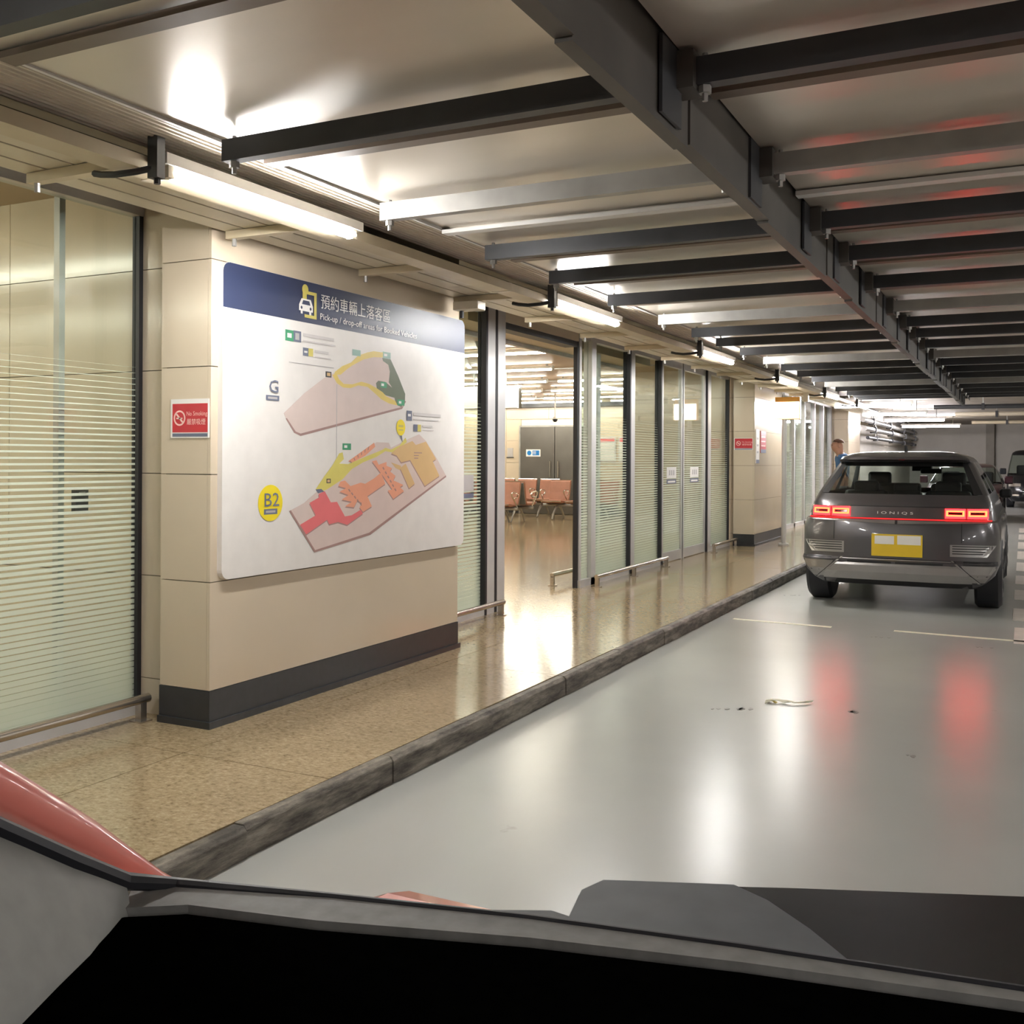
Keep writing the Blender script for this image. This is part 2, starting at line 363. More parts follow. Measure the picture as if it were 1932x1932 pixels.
bx('inner_bulkhead', 'cream2', tr, GX - 0.5, GX - 0.14, 8.0, 12.98, 2.74, 2.95)
bx('bulkhead_lip', 'galv', tr, GX - 0.56, GX - 0.5, 8.0, 12.98, 2.70, 2.78)
tag(bx('wall_left', 'cream', None, GX - 0.12, GX + 0.12, -6, 28, GT, 3.05), 'upper wall band over the glazing', kind='structure')

# ---- hall
tag(bx('ceiling_hall', 'hallceil', None, -18, GX - 0.13, 0, 23.6, 2.98, 3.05), 'tan board ceiling of the waiting hall', kind='structure')
hc = empty('ceiling_grid', (-9, 12, 2.97), kind='structure', label='dark joints and rails of the hall ceiling')
for yy in (10.0, 12.35, 14.7, 17.05, 19.4, 21.75): bx('joint', 'galv', hc, -17.9, GX - 0.6, yy + 0.55, yy + 0.58, 2.965, 2.98)
for k in range(9): MB().prism([(-4.9 - 1.3 * k, 8.0), (-4.83 - 1.3 * k, 8.0), (-12.03 - 1.3 * k + 0.2, 22.5), (-12.1 - 1.3 * k + 0.2, 22.5)], 'z', 2.955, 2.98).build('joint', 'galv', hc)
wb = empty('wall_back', (-9, 23.6, FZ), kind='structure', label='cream-tiled end wall of the hall around the grey door')
for a, b in zip(TZ[:-1], TZ[1:]):
    xx = -17.9
    while xx < -4.5:
        x2 = min(xx + 1.2, -4.4)
        if x2 <= -11.48 or xx >= -9.5 or a > 2.3: bx('tile', 'tile', wb, xx + 0.004, x2 - 0.004, 23.5, 23.52, a + 0.004, min(b, 2.98) - 0.004)
        elif xx < -11.48: bx('tile', 'tile', wb, xx + 0.004, -11.48, 23.5, 23.52, a + 0.004, b - 0.004)
        elif x2 > -9.5: bx('tile', 'tile', wb, -9.5, x2 - 0.004, 23.5, 23.52, a + 0.004, b - 0.004)
        xx = x2
bx('core', 'wall', wb, -18, -4.4, 23.525, 23.65, FZ, 3.0)
bx('skirting', 'plinth', wb, -17.9, -11.5, 23.49, 23.52, FZ, 0.31); bx('skirting', 'plinth', wb, -9.48, -4.4, 23.49, 23.52, FZ, 0.31)
bx('bulkhead', 'dark_and_shaded_steel', wb, -17.9, -4.45, 23.3, 23.5, 2.80, 2.90)
d2 = empty('door_2', (-10.5, 23.48, FZ), kind='structure', label='tall grey metal double door at the end of the hall')
bx('leaf', 'doorgrey', d2, -11.46, -10.52, 23.44, 23.49, FZ + 0.01, 2.31); bx('leaf', 'doorgrey', d2, -10.5, -9.52, 23.44, 23.49, FZ + 0.01, 2.31)
bx('frame', 'galv', d2, -11.5, -11.46, 23.43, 23.5, FZ, 2.35); bx('frame', 'galv', d2, -9.52, -9.48, 23.43, 23.5, FZ, 2.35); bx('frame', 'galv', d2, -11.46, -9.52, 23.43, 23.5, 2.31, 2.35)
MB().tube([(-10.62, 23.40, 1.05), (-10.62, 23.40, 1.45)], 0.015).build('handle', 'chrome', d2); MB().tube([(-10.4, 23.40, 1.05), (-10.4, 23.40, 1.45)], 0.015).build('handle', 'chrome', d2)
ds = empty('door_sign', (-11.1, 23.43, 1.57), label='blue and white safety notice on the grey hall door', cat='sign')
bx('plate', 'print_white', ds, -11.3, -10.9, 23.432, 23.44, 1.565, 1.745); bx('blue_panel', 'label_blue', ds, -11.12, -10.93, 23.429, 23.432, 1.595, 1.72)
MB().tube([(-11.21, 23.429, 1.655), (-11.21, 23.432, 1.655)], 0.06, 20).build('blue_disc', 'label_blue', ds)
for zz in (1.685, 1.655, 1.625): bx('text_line', 'print_white', ds, -11.11, -11.02, 23.427, 23.429, zz, zz + 0.012)
hn = empty('wall_notice', (-11.75, 23.49, 1.6), label='small pale notice on the tiles left of the grey door', cat='notice')
bx('paper', 'print_grey', hn, -11.86, -11.7, 23.485, 23.5, 1.55, 1.78); bx('holder_lip', 'dark_and_shaded_steel', hn, -11.88, -11.68, 23.48, 23.5, 1.53, 1.55)
for k, (x0, x1, lb) in enumerate(((-9.35, -8.9, 'left one of two framed notices on the hall end wall'), (-8.82, -8.45, 'right one of two framed notices on the hall end wall'))):
    nb = empty('notice_frame', ((x0 + x1) / 2, 23.47, 1.3), label=lb, cat='notice', group='framed notices in the hall')
    bx('frame', 'alu', nb, x0, x1, 23.465, 23.5, 1.45, 2.05); bx('sheet', 'boardwhite', nb, x0 + 0.03, x1 - 0.03, 23.46, 23.465, 1.48, 1.9); bx('header_band', 'map_red', nb, x0 + 0.03, x1 - 0.03, 23.46, 23.465, 1.93, 2.02)
tag(bx('wall_hall_side', 'wall', None, -18.1, -18, 0, 23.6, FZ, 3.05), 'far side wall of the hall', kind='structure')
tag(bx('wall_hall_near', 'wall', None, -18, -4.5, -0.1, 0, FZ, 3.05), 'near wall of the hall', kind='structure')
tag(bx('wall_hall_right', 'tile', None, -6, -4.45, 19.0, 23.4, FZ, 2.95), 'pale inner wall behind the far glass run', kind='structure')
ordn = ['first', 'second', 'third', 'fourth', 'fifth', 'sixth', 'seventh', 'eighth', 'ninth', 'tenth', 'eleventh', 'twelfth']
def hall_light(x0, x1, yy, label):
    e = empty('hall_light', ((x0 + x1) / 2, yy, 2.9), label=label, cat='ceiling light', group='slim lights on the hall ceiling')
    bx('housing', 'white', e, x0, x1, yy - 0.03, yy + 0.03, 2.915, 2.955)
    bx('diffuser', 'halltube', e, x0 + 0.01, x1 - 0.01, yy - 0.02, yy + 0.02, 2.885, 2.915)
    bx('end_cap', 'white', e, x1 - 0.01, x1 + 0.005, yy - 0.032, yy + 0.032, 2.88, 2.96)
    bx('hanger', 'galv', e, x1 - 0.12, x1 - 0.09, yy - 0.01, yy + 0.01, 2.955, 2.98); bx('hanger', 'galv', e, x0 + 0.09, x0 + 0.12, yy - 0.01, yy + 0.01, 2.955, 2.98)
rows = [(0.6, -5.1), (2.75, -5.6), (5.15, -5.15), (7.5, -3.0), (9.85, -5.35), (12.2, -5.37), (14.55, -6.56), (16.85, -7.71), (19.15, -8.88), (21.5, -10.13), (22.95, -11.42)]
for r_, (yy, xe) in enumerate(rows):
    while xe < -4.9 - 2.0: xe += 2.38
    n = 0; x1 = xe
    while x1 - 2.2 > -15.5:
        if x1 <= -4.9 and not (3.6 < yy < 6.9 and x1 > -7 ):
            n += 1; hall_light(x1 - 2.17, x1, yy, 'slim glowing hall ceiling light, %s row from the near end, %s from the glass front' % (ordn[r_], ordn[n - 1]))
        x1 -= 2.38
hs = empty('hanging_sign', (-7.7, 15.0, 2.33), label='blank white hanging sign panel inside the hall doorway', cat='sign')
bx('panel', 'white', hs, -8.5, -7.37, 14.95, 15.05, 2.335, 2.70); bx('edge_trim', 'chrome', hs, -7.37, -7.345, 14.945, 15.055, 2.33, 2.705)
for x in (-8.2, -7.6): MB().tube([(x, 15, 2.7), (x, 15, 2.98)], 0.012).build('rod', 'galv', hs)
cc = empty('dome_camera', (-9.5, 21.2, 2.42), label='white dome security camera hanging on a thin rod in the hall', cat='camera')
MB().tube([(-9.5, 21.2, 2.46), (-9.5, 21.2, 2.98)], 0.018).build('rod', 'white', cc); MB().tube([(-9.5, 21.2, 2.41), (-9.5, 21.2, 2.46)], [0.07, 0.04], 14).build('mount', 'white', cc); MB().sphere((-9.5, 21.2, 2.40), 0.06).build('dome', 'rubber', cc, True)
sp = empty('ceiling_speaker', (-6.0, 12.1, 2.87), label='small grey speaker on the hall ceiling above the doorway', cat='speaker')
MB().tube([(-6.15, 11.4, 2.98), (-6.15, 11.4, 2.93), (-6.15, 11.4, 2.88)], [0.07, 0.05, 0.025], 12).build('horn', 'greyshell', sp); MB().tube([(-6.15, 11.4, 2.86), (-6.15, 11.4, 2.885)], 0.03, 10).build('nose', 'dark_and_shaded_steel', sp)

# beam seating ------------------------------------------------------
def bench(nseat, label, x_end, yy, face):
    # built around origin: seats run towards -x from x=0, facing -y, then rotated
    e = empty('beam_seat', (0, 0, 0), label=label, cat='seating', group='rows of tan waiting seats')
    W = 0.6; L = nseat * W
    MB().tube([(0.02, 0.02, 0.33), (-L - 0.02, 0.02, 0.33)], 0.035).build('beam', 'galv', e)
    for k in range(nseat):
        xa = -W * k - 0.05; xb = -W * (k + 1) + 0.05
        prof = [(-0.28, 0.405), (-0.27, 0.45), (-0.05, 0.425), (0.15, 0.43), (0.19, 0.46), (0.20, 0.41), (0.12, 0.38), (-0.2, 0.375)]
        MB().prism(prof, 'x', xb, xa).build('seat', 'orange', e, bevel=0.012)
        bp = [(0.17, 0.44), (0.215, 0.43), (0.275, 0.62), (0.33, 0.86), (0.335, 0.885), (0.30, 0.89), (0.26, 0.86), (0.225, 0.62)]
        MB().prism(bp, 'x', xb, xa).build('backrest', 'orange', e, bevel=0.012)
        MB().prism([(0.22, 0.42), (0.28, 0.62), (0.337, 0.87), (0.355, 0.86), (0.30, 0.6), (0.245, 0.4)], 'x', xb + 0.01, xa - 0.01).build('back_shell', 'greyshell', e)
        MB().tube([(xa, 0.31, 0.895), (xb, 0.31, 0.895)], 0.012, 6).build('head_trim', 'chrome', e)
        MB().tube([(xa, -0.285, 0.42), (xb, -0.285, 0.42)], 0.012, 6).build('front_trim', 'chrome', e)
    for k in range(nseat + 1):
        x = -W * k
        pts = [(x, 0.05, 0.36), (x, -0.1, 0.5), (x, -0.21, 0.6), (x, -0.23, 0.65), (x, -0.15, 0.675), (x, 0.02, 0.66), (x, 0.08, 0.62), (x, 0.02, 0.57), (x, -0.12, 0.55)]
        MB().tube(pts, 0.017, 7).build('armrest', 'chrome', e)
    for x in (-0.35, -L + 0.35):
        for s in (-1, 1):
            MB().tube([(x, 0.02, 0.31), (x, 0.02 + s * 0.14, 0.27), (x, 0.02 + s * 0.28, 0.12), (x, 0.02 + s * 0.34, 0.015)], [0.03, 0.028, 0.022, 0.02], 7).build('leg', 'galv', e)
    e.location = (x_end, yy, FZ); e.rotation_euler.z = face
    return e
bench(3, 'tan waiting seats nearest the doorway, seen past the open door edge', -9.55, 19.35, 0)
bench(3, 'waiting seats backing onto the nearest tan row, grey shells showing', -11.35, 20.15, math.pi)
bench(3, 'tan waiting seats standing to the right, in front of the grey door', -8.15, 21.6, 0)
bench(3, 'farthest tan waiting seats, half hidden behind the nearest row', -9.95, 22.3, 0)
# ================================================================== CEILING OVER THE ROAD
ceil = empty('ceiling', (0, 8, 2.7), kind='structure', label='galvanised panel ceiling on steel channels above the road')
PB = [-7, -5.5, -4, -2.5, -1, 0.6, 2.06, 3.25, 4.65, 5.45, 6.4, 7.4, 8.45, 9.3, 10.2, 11.2, 12.2, 13.2, 14.2, 15.2, 16.3, 17.3, 18.3, 19.45]
ZP = 2.70
for a, b in zip(PB[:-1], PB[1:]):
    for x0, x1 in ((-2.72, -0.97), (-0.91, 6.9)):
        t0 = random.uniform(-0.006, 0.006); t1 = random.uniform(-0.006, 0.006)
        MB().prism([(a + 0.004, ZP + t0), (b - 0.004, ZP + t1), (b - 0.004, ZP + 0.03), (a + 0.004, ZP + 0.03)], 'x', x0, x1).build('panel', 'panel', ceil)
        bx('panel_lip', 'lip_brown' if b < 4 or (b > 5 and b < 8) else 'white' if b < 5 or 8 < b < 9 else 'rib', ceil, x0, x1, b - 0.035, b + 0.03, ZP - 0.028, ZP - 0.008)
CB = [(-5.2, 0), (-3.8, 0), (-2.4, 0), (-1.0, 0), (0.3, 0), (1.79, 0), (2.95, 0), (3.99, 1), (5.02, 0), (5.87, 0), (6.88, 0), (8.01, 1), (8.94, 0), (9.75, 0), (10.68, 0), (11.75, 1), (12.7, 0), (13.7, 0), (14.71, 0), (15.75, 1), (16.75, 0), (17.9, 0), (18.6, 0), (19.25, 0)]
for n, (yy, g) in enumerate(CB):
    yy -= 0.04
    mt = 'galv' if g else 'dark_and_shaded_steel'  # shade of the unlit beam faces is put into the dark colour
    for x0, x1 in ((-2.66, -1.0), (-0.9, 6.8)):
        z0, z1, t = 2.595, 2.675, 0.008
        MB().prism([(yy, z0), (yy + 0.05, z0), (yy + 0.05, z0 + t), (yy + t, z0 + t), (yy + t, z1 - t), (yy + 0.05, z1 - t), (yy + 0.05, z1), (yy, z1)], 'x', x0, x1).build('cross_beam', mt, ceil)
    for x in (-2.62, -1.06, -0.84):
        MB().tube([(x, yy + 0.025, 2.55), (x, yy + 0.025, 2.69)], 0.009, 6).tube([(x, yy + 0.025, 2.572), (x, yy + 0.025, 2.594)], 0.019, 6).build('bolt', 'galv', ceil)
    bx('bracket', 'brown_steel', ceil, -0.925, -0.86, yy - 0.03, yy + 0.08, 2.58, 2.69)
    bx('gusset_plate', 'dark_and_shaded_steel', ceil, -0.919, -0.909, yy - 0.16, yy + 0.02, 2.475, 2.695); bx('bracket', 'dark_and_shaded_steel', ceil, -1.05, -0.971, yy - 0.015, yy + 0.085, 2.57, 2.69)
y = -7
k = 0
while y < 19.4:
    y2 = min(y + [1.1, 1.35, 0.9][k % 3], 19.45)
    bx('main_beam', 'brown_steel', ceil, -0.97, -0.925 + (0.006 if k % 2 else 0), y, y2 - 0.004, 2.455 + (0.01 if k % 2 else 0), 2.74); y = y2; k += 1
tag(bx('ceiling_slab', 'slab', None, -4.2, 7.4, -8, 19.6, 3.05, 3.2), 'concrete slab above the ceiling panels', kind='structure')
tag(bx('ceiling_far', 'farceil', None, -4.2, 7.4, 19.6, 46, 2.98, 3.2), 'pale far ceiling beyond the panelled part', kind='structure')
# stencilled markings on panels
for (x0, y0) in ((-2.1, 5.3),):
    st = []
    mb = MB()
    for k in range(3): mb.box(x0 + k * 0.1, x0 + k * 0.1 + 0.015, y0, y0 + 0.12, ZP - 0.012, ZP - 0.010)
    mb.box(x0, x0 + 0.215, y0 + 0.05, y0 + 0.062, ZP - 0.012, ZP - 0.010)
    mb.build('stencil_mark', 'dark_and_shaded_steel', ceil)
bx('stencil_patch', 'orange_band', ceil, -1.88, -1.78, 5.32, 5.37, ZP - 0.012, ZP - 0.010)

# soffit above the pavement
sof = empty('soffit', (-3.3, 8, 2.65), kind='structure', label='cream plank soffit with support arms above the pavement')
for y0 in range(-6, 26, 4):
    for x0, x1 in ((-3.36, -3.145), (-3.515, -3.375), (-3.655, -3.53)):
        bx('plank', 'cream', sof, x0, x1, y0 + 0.003, y0 + 3.997, 2.655, 2.68)
bx('backing', 'tile_core', sof, -3.65, -3.10, -6, 26, 2.681, 2.69)
mb = MB()
for k in range(12):
    x = -3.10 + k * 0.031
    mb.prism([(x, 2.735), (x + 0.010, 2.715), (x + 0.021, 2.715), (x + 0.031, 2.735), (x + 0.031, 2.745), (x, 2.745)], 'y', -6, 20)
mb.build('ribbed_strip', 'rib', sof)
MB().prism([(-2.735, 2.69), (-2.72, 2.69), (-2.72, 2.76), (-2.735, 2.76)], 'y', -6, 20).build('edge_strip', 'white', sof)
for n in range(-7, 15):
    ya = 2.85 + 1.165 * n
    MB().prism([(-3.64, 2.612), (-3.12, 2.612), (-3.12, 2.652), (-3.64, 2.652)], 'y', ya, ya + 0.045).build('support_arm', 'cream2', sof)
    MB().tube([(-3.6, ya + 0.02, 2.575), (-3.6, ya + 0.02, 2.615)], 0.012, 6).build('arm_bolt', 'galv', sof)
trk = empty('cable_trunking', (-3.07, 8, 2.6), label='long cream cable trunking running beside the pavement lights', cat='trunking')
y = -6
while y < 21: bx('trunk_length', 'cream2', trk, -3.135, -3.01, y + 0.003, y + 2.997, 2.60, 2.652); bx('joint_clip', 'cream', trk, -3.14, -3.0105, y - 0.02, y + 0.02, 2.597, 2.654); y += 3
jb = empty('junction_box', (-3.55, 6.33, 2.57), label='small cream junction box on the soffit arm above the doorway', cat='junction box')
bx('body', 'cream', jb, -3.62, -3.42, 6.30, 6.42, 2.55, 2.611, bevel=0.006); MB().tube([(-3.58, 6.36, 2.50), (-3.58, 6.36, 2.55)], 0.015, 8).build('gland', 'dark_and_shaded_steel', jb)
# pavement tube lights
TL = ['fluorescent tube light farthest behind the map column', 'fluorescent tube light just short of the map column', 'nearest fluorescent tube light, above the left edge of the map board', 'second fluorescent tube light, above the right side of the open doorway', 'third fluorescent tube light, above the fixed glass panels', 'fourth fluorescent tube light, above the sliding doors', 'fifth fluorescent tube light, beside the second column', 'sixth fluorescent tube light, beyond the lit sign']
for n, lb in enumerate(TL):
    ya = 2.94 + 3.66 * (n - 2); yb = ya + 1.24
    e = empty('tube_light', (-2.96, (ya + yb) / 2, 2.57), label=lb, cat='tube light', group='tube lights along the pavement soffit')
    MB().tube([(-2.96, ya + 0.02, 2.597), (-2.96, yb - 0.02, 2.597)], 0.023, 10).build('tube', 'tube', e, True)
    bx('batten', 'white', e, -3.009, -2.93, ya - 0.03, yb + 0.03, 2.622, 2.665)
    for yy in (ya, yb - 0.03): bx('lamp_holder', 'cream', e, -2.98, -2.94, yy - 0.012, yy + 0.02, 2.575, 2.622)
    MB().prism([(-2.985, 2.56), (-2.935, 2.56), (-2.935, 2.72), (-2.985, 2.72)], 'y', ya - 0.075, ya - 0.035).build('bracket', 'dark_and_shaded_steel', e)
    MB().tube([(-2.96, ya - 0.05, 2.54), (-2.96, ya - 0.05, 2.57)], 0.013, 6).build('bracket_stud', 'dark_and_shaded_steel', e)
    MB().tube([(-2.96, ya - 0.06, 2.60), (-3.03, ya - 0.09, 2.585), (-3.12, ya - 0.11, 2.58), (-3.2, ya - 0.10, 2.592), (-3.25, ya - 0.09, 2.605)], 0.013, 7).build('lamp_cable', 'rubber', sof, True)
for n in range(8):  # added lamp row out of view, brightens road and ceiling
    ya = -4.4 + 3.66 * n; yb = ya + 1.24; x = 3.4
    e = empty('added_road_light', (x, (ya + yb) / 2, 2.53), label='added unseen tube light over the right-hand lane, %s along the road' % ordn[n], cat='tube light', group='added unseen tube lights over the right-hand lane')
    MB().tube([(x, ya + 0.02, 2.547), (x, yb - 0.02, 2.547)], 0.019, 10).build('tube', 'tube', e, True); bx('batten', 'white', e, x - 0.04, x + 0.04, ya - 0.03, yb + 0.03, 2.565, 2.594)
    for yy in (ya, yb - 0.03): bx('lamp_holder', 'cream', e, x - 0.02, x + 0.02, yy - 0.012, yy + 0.02, 2.525, 2.565)
# far transverse lights
for n, (x0, x1, yy, lb) in enumerate(((-3.6, -2.1, 22.6, 'nearest cross-lying fluorescent light over the far road'), (-3.6, -2.15, 26.8, 'second cross-lying fluorescent light over the far road'), (-3.56, -2.0, 31.0, 'third cross-lying fluorescent light over the far road'), (-3.65, -1.9, 36.6, 'farthest cross-lying fluorescent light over the far road'))):
    e = empty('cross_light', ((x0 + x1) / 2, yy, 2.6), label=lb, cat='tube light', group='cross-lying lights over the far road')
    MB().tube([(x0, yy, 2.65), (x1, yy, 2.65)], 0.03, 10).build('tube', 'tube_far', e, True); bx('batten', 'white', e, x0 - 0.05, x1 + 0.05, yy - 0.04, yy + 0.04, 2.685, 2.74)
    for x in (x0 - 0.02, x1): bx('lamp_holder', 'white', e, x, x + 0.02, yy - 0.03, yy + 0.03, 2.62, 2.69)
    for x in (x0 + 0.2, x1 - 0.2): MB().tube([(x, yy, 2.74), (x, yy, 2.99)], 0.01, 6).build('rod', 'galv', e)
# far pipes
for n, (p0, p1, r, mt, lb) in enumerate((((-4.0, 20.9, 2.78), (6.5, 20.9, 2.78), 0.05, 'cream2', 'nearest cream pipe crossing the far ceiling'), ((-1.8, 24.6, 2.70), (6.5, 24.6, 2.70), 0.05, 'dark_and_shaded_steel', 'dark pipe crossing the far ceiling'), ((-1.6, 29.0, 2.72), (6.5, 29.0, 2.72), 0.06, 'cream', 'cream pipe crossing behind the dark one'), ((-1.4, 33.5, 2.66), (6.5, 33.5, 2.66), 0.05, 'cream2', 'farthest thin pipe crossing the far ceiling'), ((-3.9, 29, 2.62), (-3.9, 44, 2.62), 0.07, 'galv', 'upper silver pipe along the far left wall'), ((-3.85, 29, 2.38), (-3.85, 44, 2.38), 0.07, 'galv', 'middle silver pipe along the far left wall'), ((-3.9, 30, 2.15), (-3.9, 44, 2.15), 0.05, 'dark_and_shaded_steel', 'lower dark pipe along the far left wall'))):
    e = empty('ceiling_pipe', [(a + b) / 2 for a, b in zip(p0, p1)], label=lb, cat='pipe', group='service pipes at the far end')
    MB().tube([p0, p1], r, 10).build('pipe', mt, e, True)
    for t in (0.12, 0.4, 0.68, 0.92):
        q = [a + (b - a) * t for a, b in zip(p0, p1)]
        dx = 0.03 if p0[1] == p1[1] else r + 0.02; dy = r + 0.02 if p0[1] == p1[1] else 0.03
        bx('clamp', 'dark_and_shaded_steel', e, q[0] - dx, q[0] + dx, q[1] - dy, q[1] + dy, q[2] - r - 0.02, q[2] + r + 0.02); MB().tube([(q[0], q[1], q[2] + r), (q[0], q[1], 2.985)], 0.01, 6).build('hanger', 'galv', e)
# outer walls
tag(bx('wall_far', 'wall', None, -6, 7.5, 45, 45.2, 0, 3.0), 'pale end wall at the far end of the road', kind='structure')
tag(bx('wall_far_corner', 'slab', None, -1.35, -1.05, 44.6, 45, 0, 3.0), 'grey pier on the far end wall', kind='structure')
tag(bx('wall_right', 'wall', None, 7.5, 7.7, -8, 45, 0, 3.05), 'plain wall on the far side of the road', kind='structure')
tag(bx('wall_rear', 'wall', None, -4.3, 7.5, -8.2, -8, 0, 3.05), 'plain wall closing the road behind', kind='structure')
tag(bx('wall_far_left', 'wall', None, -4.4, -4.2, 28.2, 45, FZ, 3.0), 'plain pale wall on the far left beyond the last column', kind='structure')

# ================================================================== SIGNS
UP = (0, 0, 1)
board = empty('map_board', (-3.69, 5.3, 0.87), label='large white map board with navy header on the cream column', cat='sign')
Y0 = 4.0; XB = -3.665
def rounded(a0, a1, b0, b1, r, n=5):
    out = []
    for cx, cy, t0 in ((a1 - r, b1 - r, 0), (a0 + r, b1 - r, 90), (a0 + r, b0 + r, 180), (a1 - r, b0 + r, 270)):
        for k in range(n + 1):
            t = R(t0 + 90 * k / n); out.append((cx + r * math.cos(t), cy + r * math.sin(t)))
    return out
MB().prism(rounded(4.03, 6.56, 0.872, 2.508, 0.05), 'x', -3.70, -3.668).build('panel', 'boardwhite', board)
hd = [p for p in rounded(4.031, 6.559, 2.275, 2.507, 0.05) if p[1] > 2.33] + [(4.031, 2.272), (6.559, 2.272)]
MB().prism(hd, 'x', -3.668, -3.6668).build('header_band', 'navy', board)
lay = [0]
def ink(name, mat, pts, parent=board):
    lay[0] += 1
    x = -3.6667 + 0.00003 * lay[0]
    return MB().prism([(Y0 + a, b) for a, b in pts], 'x', x - 0.0009, x).build(name, mat, parent)
def quad(a0, b0, a1, b1): return [(a0, b0), (a1, b0), (a1, b1), (a0, b1)]
ink('island', 'map_pink', [(0.514,1.747),(0.696,1.869),(0.882,1.97),(1.001,2.015),(1.125,2.053),(1.238,2.11),(1.388,2.147),(1.518,2.139),(1.58,2.13),(1.672,2.038),(1.748,1.927),(1.758,1.886),(1.721,1.834),(0.663,1.632),(0.615,1.644),(0.534,1.718)])
ink('island_edge', 'map_edge', [(0.663,1.638),(1.721,1.84),(1.758,1.881),(1.767,1.877),(1.721,1.826),(0.663,1.624),(0.605,1.641),(0.531,1.718),(0.541,1.721),(0.619,1.648)])
ink('green_zone', 'map_green', [(1.483,2.141),(1.58,2.14),(1.672,2.038),(1.757,1.927),(1.753,1.871),(1.711,1.838),(1.646,1.85),(1.628,1.894),(1.529,1.904),(1.424,1.941),(1.415,1.975),(1.44,1.992),(1.52,1.99),(1.60,1.958),(1.56,1.99),(1.572,2.06),(1.554,2.103),(1.492,2.122)])
ink('route', 'map_yellow', [(0.986,2.014),(1.055,2.052),(1.149,2.083),(1.221,2.132),(1.32,2.16),(1.387,2.174),(1.491,2.176),(1.491,2.144),(1.388,2.137),(1.279,2.113),(1.157,2.065),(1.102,2.037),(1.04,2.0),(0.971,1.995)])
ink('route', 'map_yellow', [(0.956,1.993),(1.001,2.001),(1.025,1.971),(1.071,1.947),(1.158,1.95),(1.255,1.973),(1.338,1.965),(1.415,1.946),(1.493,1.921),(1.529,1.899),(1.637,1.875),(1.665,1.846),(1.565,1.854),(1.476,1.876),(1.39,1.915),(1.322,1.945),(1.223,1.948),(1.142,1.926),(1.064,1.925),(1.002,1.947)])
for q, mt in ((quad(1.16,2.128,1.245,2.165), 'label_teal'), (quad(1.491,2.142,1.58,2.182), 'label_teal'), (quad(1.467,1.951,1.537,1.988), 'label_green'), (quad(1.664,1.848,1.749,1.886), 'label_green'), (quad(1.063,1.55,1.149,1.589), 'label_green'), (quad(0.892,1.975,0.948,2.009), 'print_black')): ink('label_tag', mt, q)
for a0, b0, a1, b1 in ((1.505,2.155,1.54,2.17), (1.475,1.962,1.505,1.978), (1.68,1.86,1.71,1.876), (1.08,1.562,1.11,1.578)): ink('label_mark', 'print_white', quad(a0, b0, a1, b1))
ink('label_tag', 'map_tan', quad(0.905, 1.983, 0.938, 2.002))
ink('key_tag', 'label_green', quad(0.524,2.152,0.594,2.213)); ink('key_tag', 'print_slate', quad(0.594,2.153,0.662,2.215)); ink('key_tag', 'print_slate', quad(0.68,2.082,0.729,2.128)); ink('key_tag', 'icon_yellow', quad(0.729,2.083,0.772,2.128))
ink('key_mark', 'print_white', quad(0.54,2.17,0.578,2.195)); ink('key_mark', 'print_grey', quad(0.61,2.165,0.645,2.203)); ink('key_mark', 'print_white', quad(0.69,2.099,0.72,2.11))
ink('key_line', 'print_grey', quad(0.558,2.032,0.971,2.036)); ink('leader', 'print_grey', quad(1.0, 1.30, 1.004, 1.94))
ink('base_area', 'map_pink', [(0.569,1.204),(0.699,1.244),(0.802,1.298),(1.064,1.4),(1.422,1.602),(1.563,1.601),(1.59,1.568),(1.806,1.631),(1.934,1.664),(2.022,1.62),(2.173,1.497),(2.299,1.377),(1.352,1.026),(0.795,0.957)])
ink('base_edge', 'map_edge', [(0.564,1.203),(0.579,1.207),(0.8,0.967),(1.346,1.034),(2.296,1.382),(2.299,1.37),(1.358,1.019),(0.793,0.954)])
ink('strip_area', 'map_salmon', [(1.121,1.481),(1.397,1.598),(1.409,1.573),(1.299,1.516),(1.156,1.471)])
ink('yellow_area', 'map_yellow2', [(0.802,1.318),(0.887,1.395),(0.963,1.457),(1.029,1.528),(1.063,1.535),(1.075,1.494),(1.03,1.467),(1.121,1.464),(1.299,1.509),(1.486,1.553),(1.524,1.568),(1.59,1.557),(1.696,1.588),(1.764,1.638),(1.778,1.608),(1.71,1.577),(1.603,1.539),(1.524,1.546),(1.423,1.509),(1.275,1.474),(1.156,1.433),(1.064,1.373),(0.909,1.315),(0.855,1.304)])
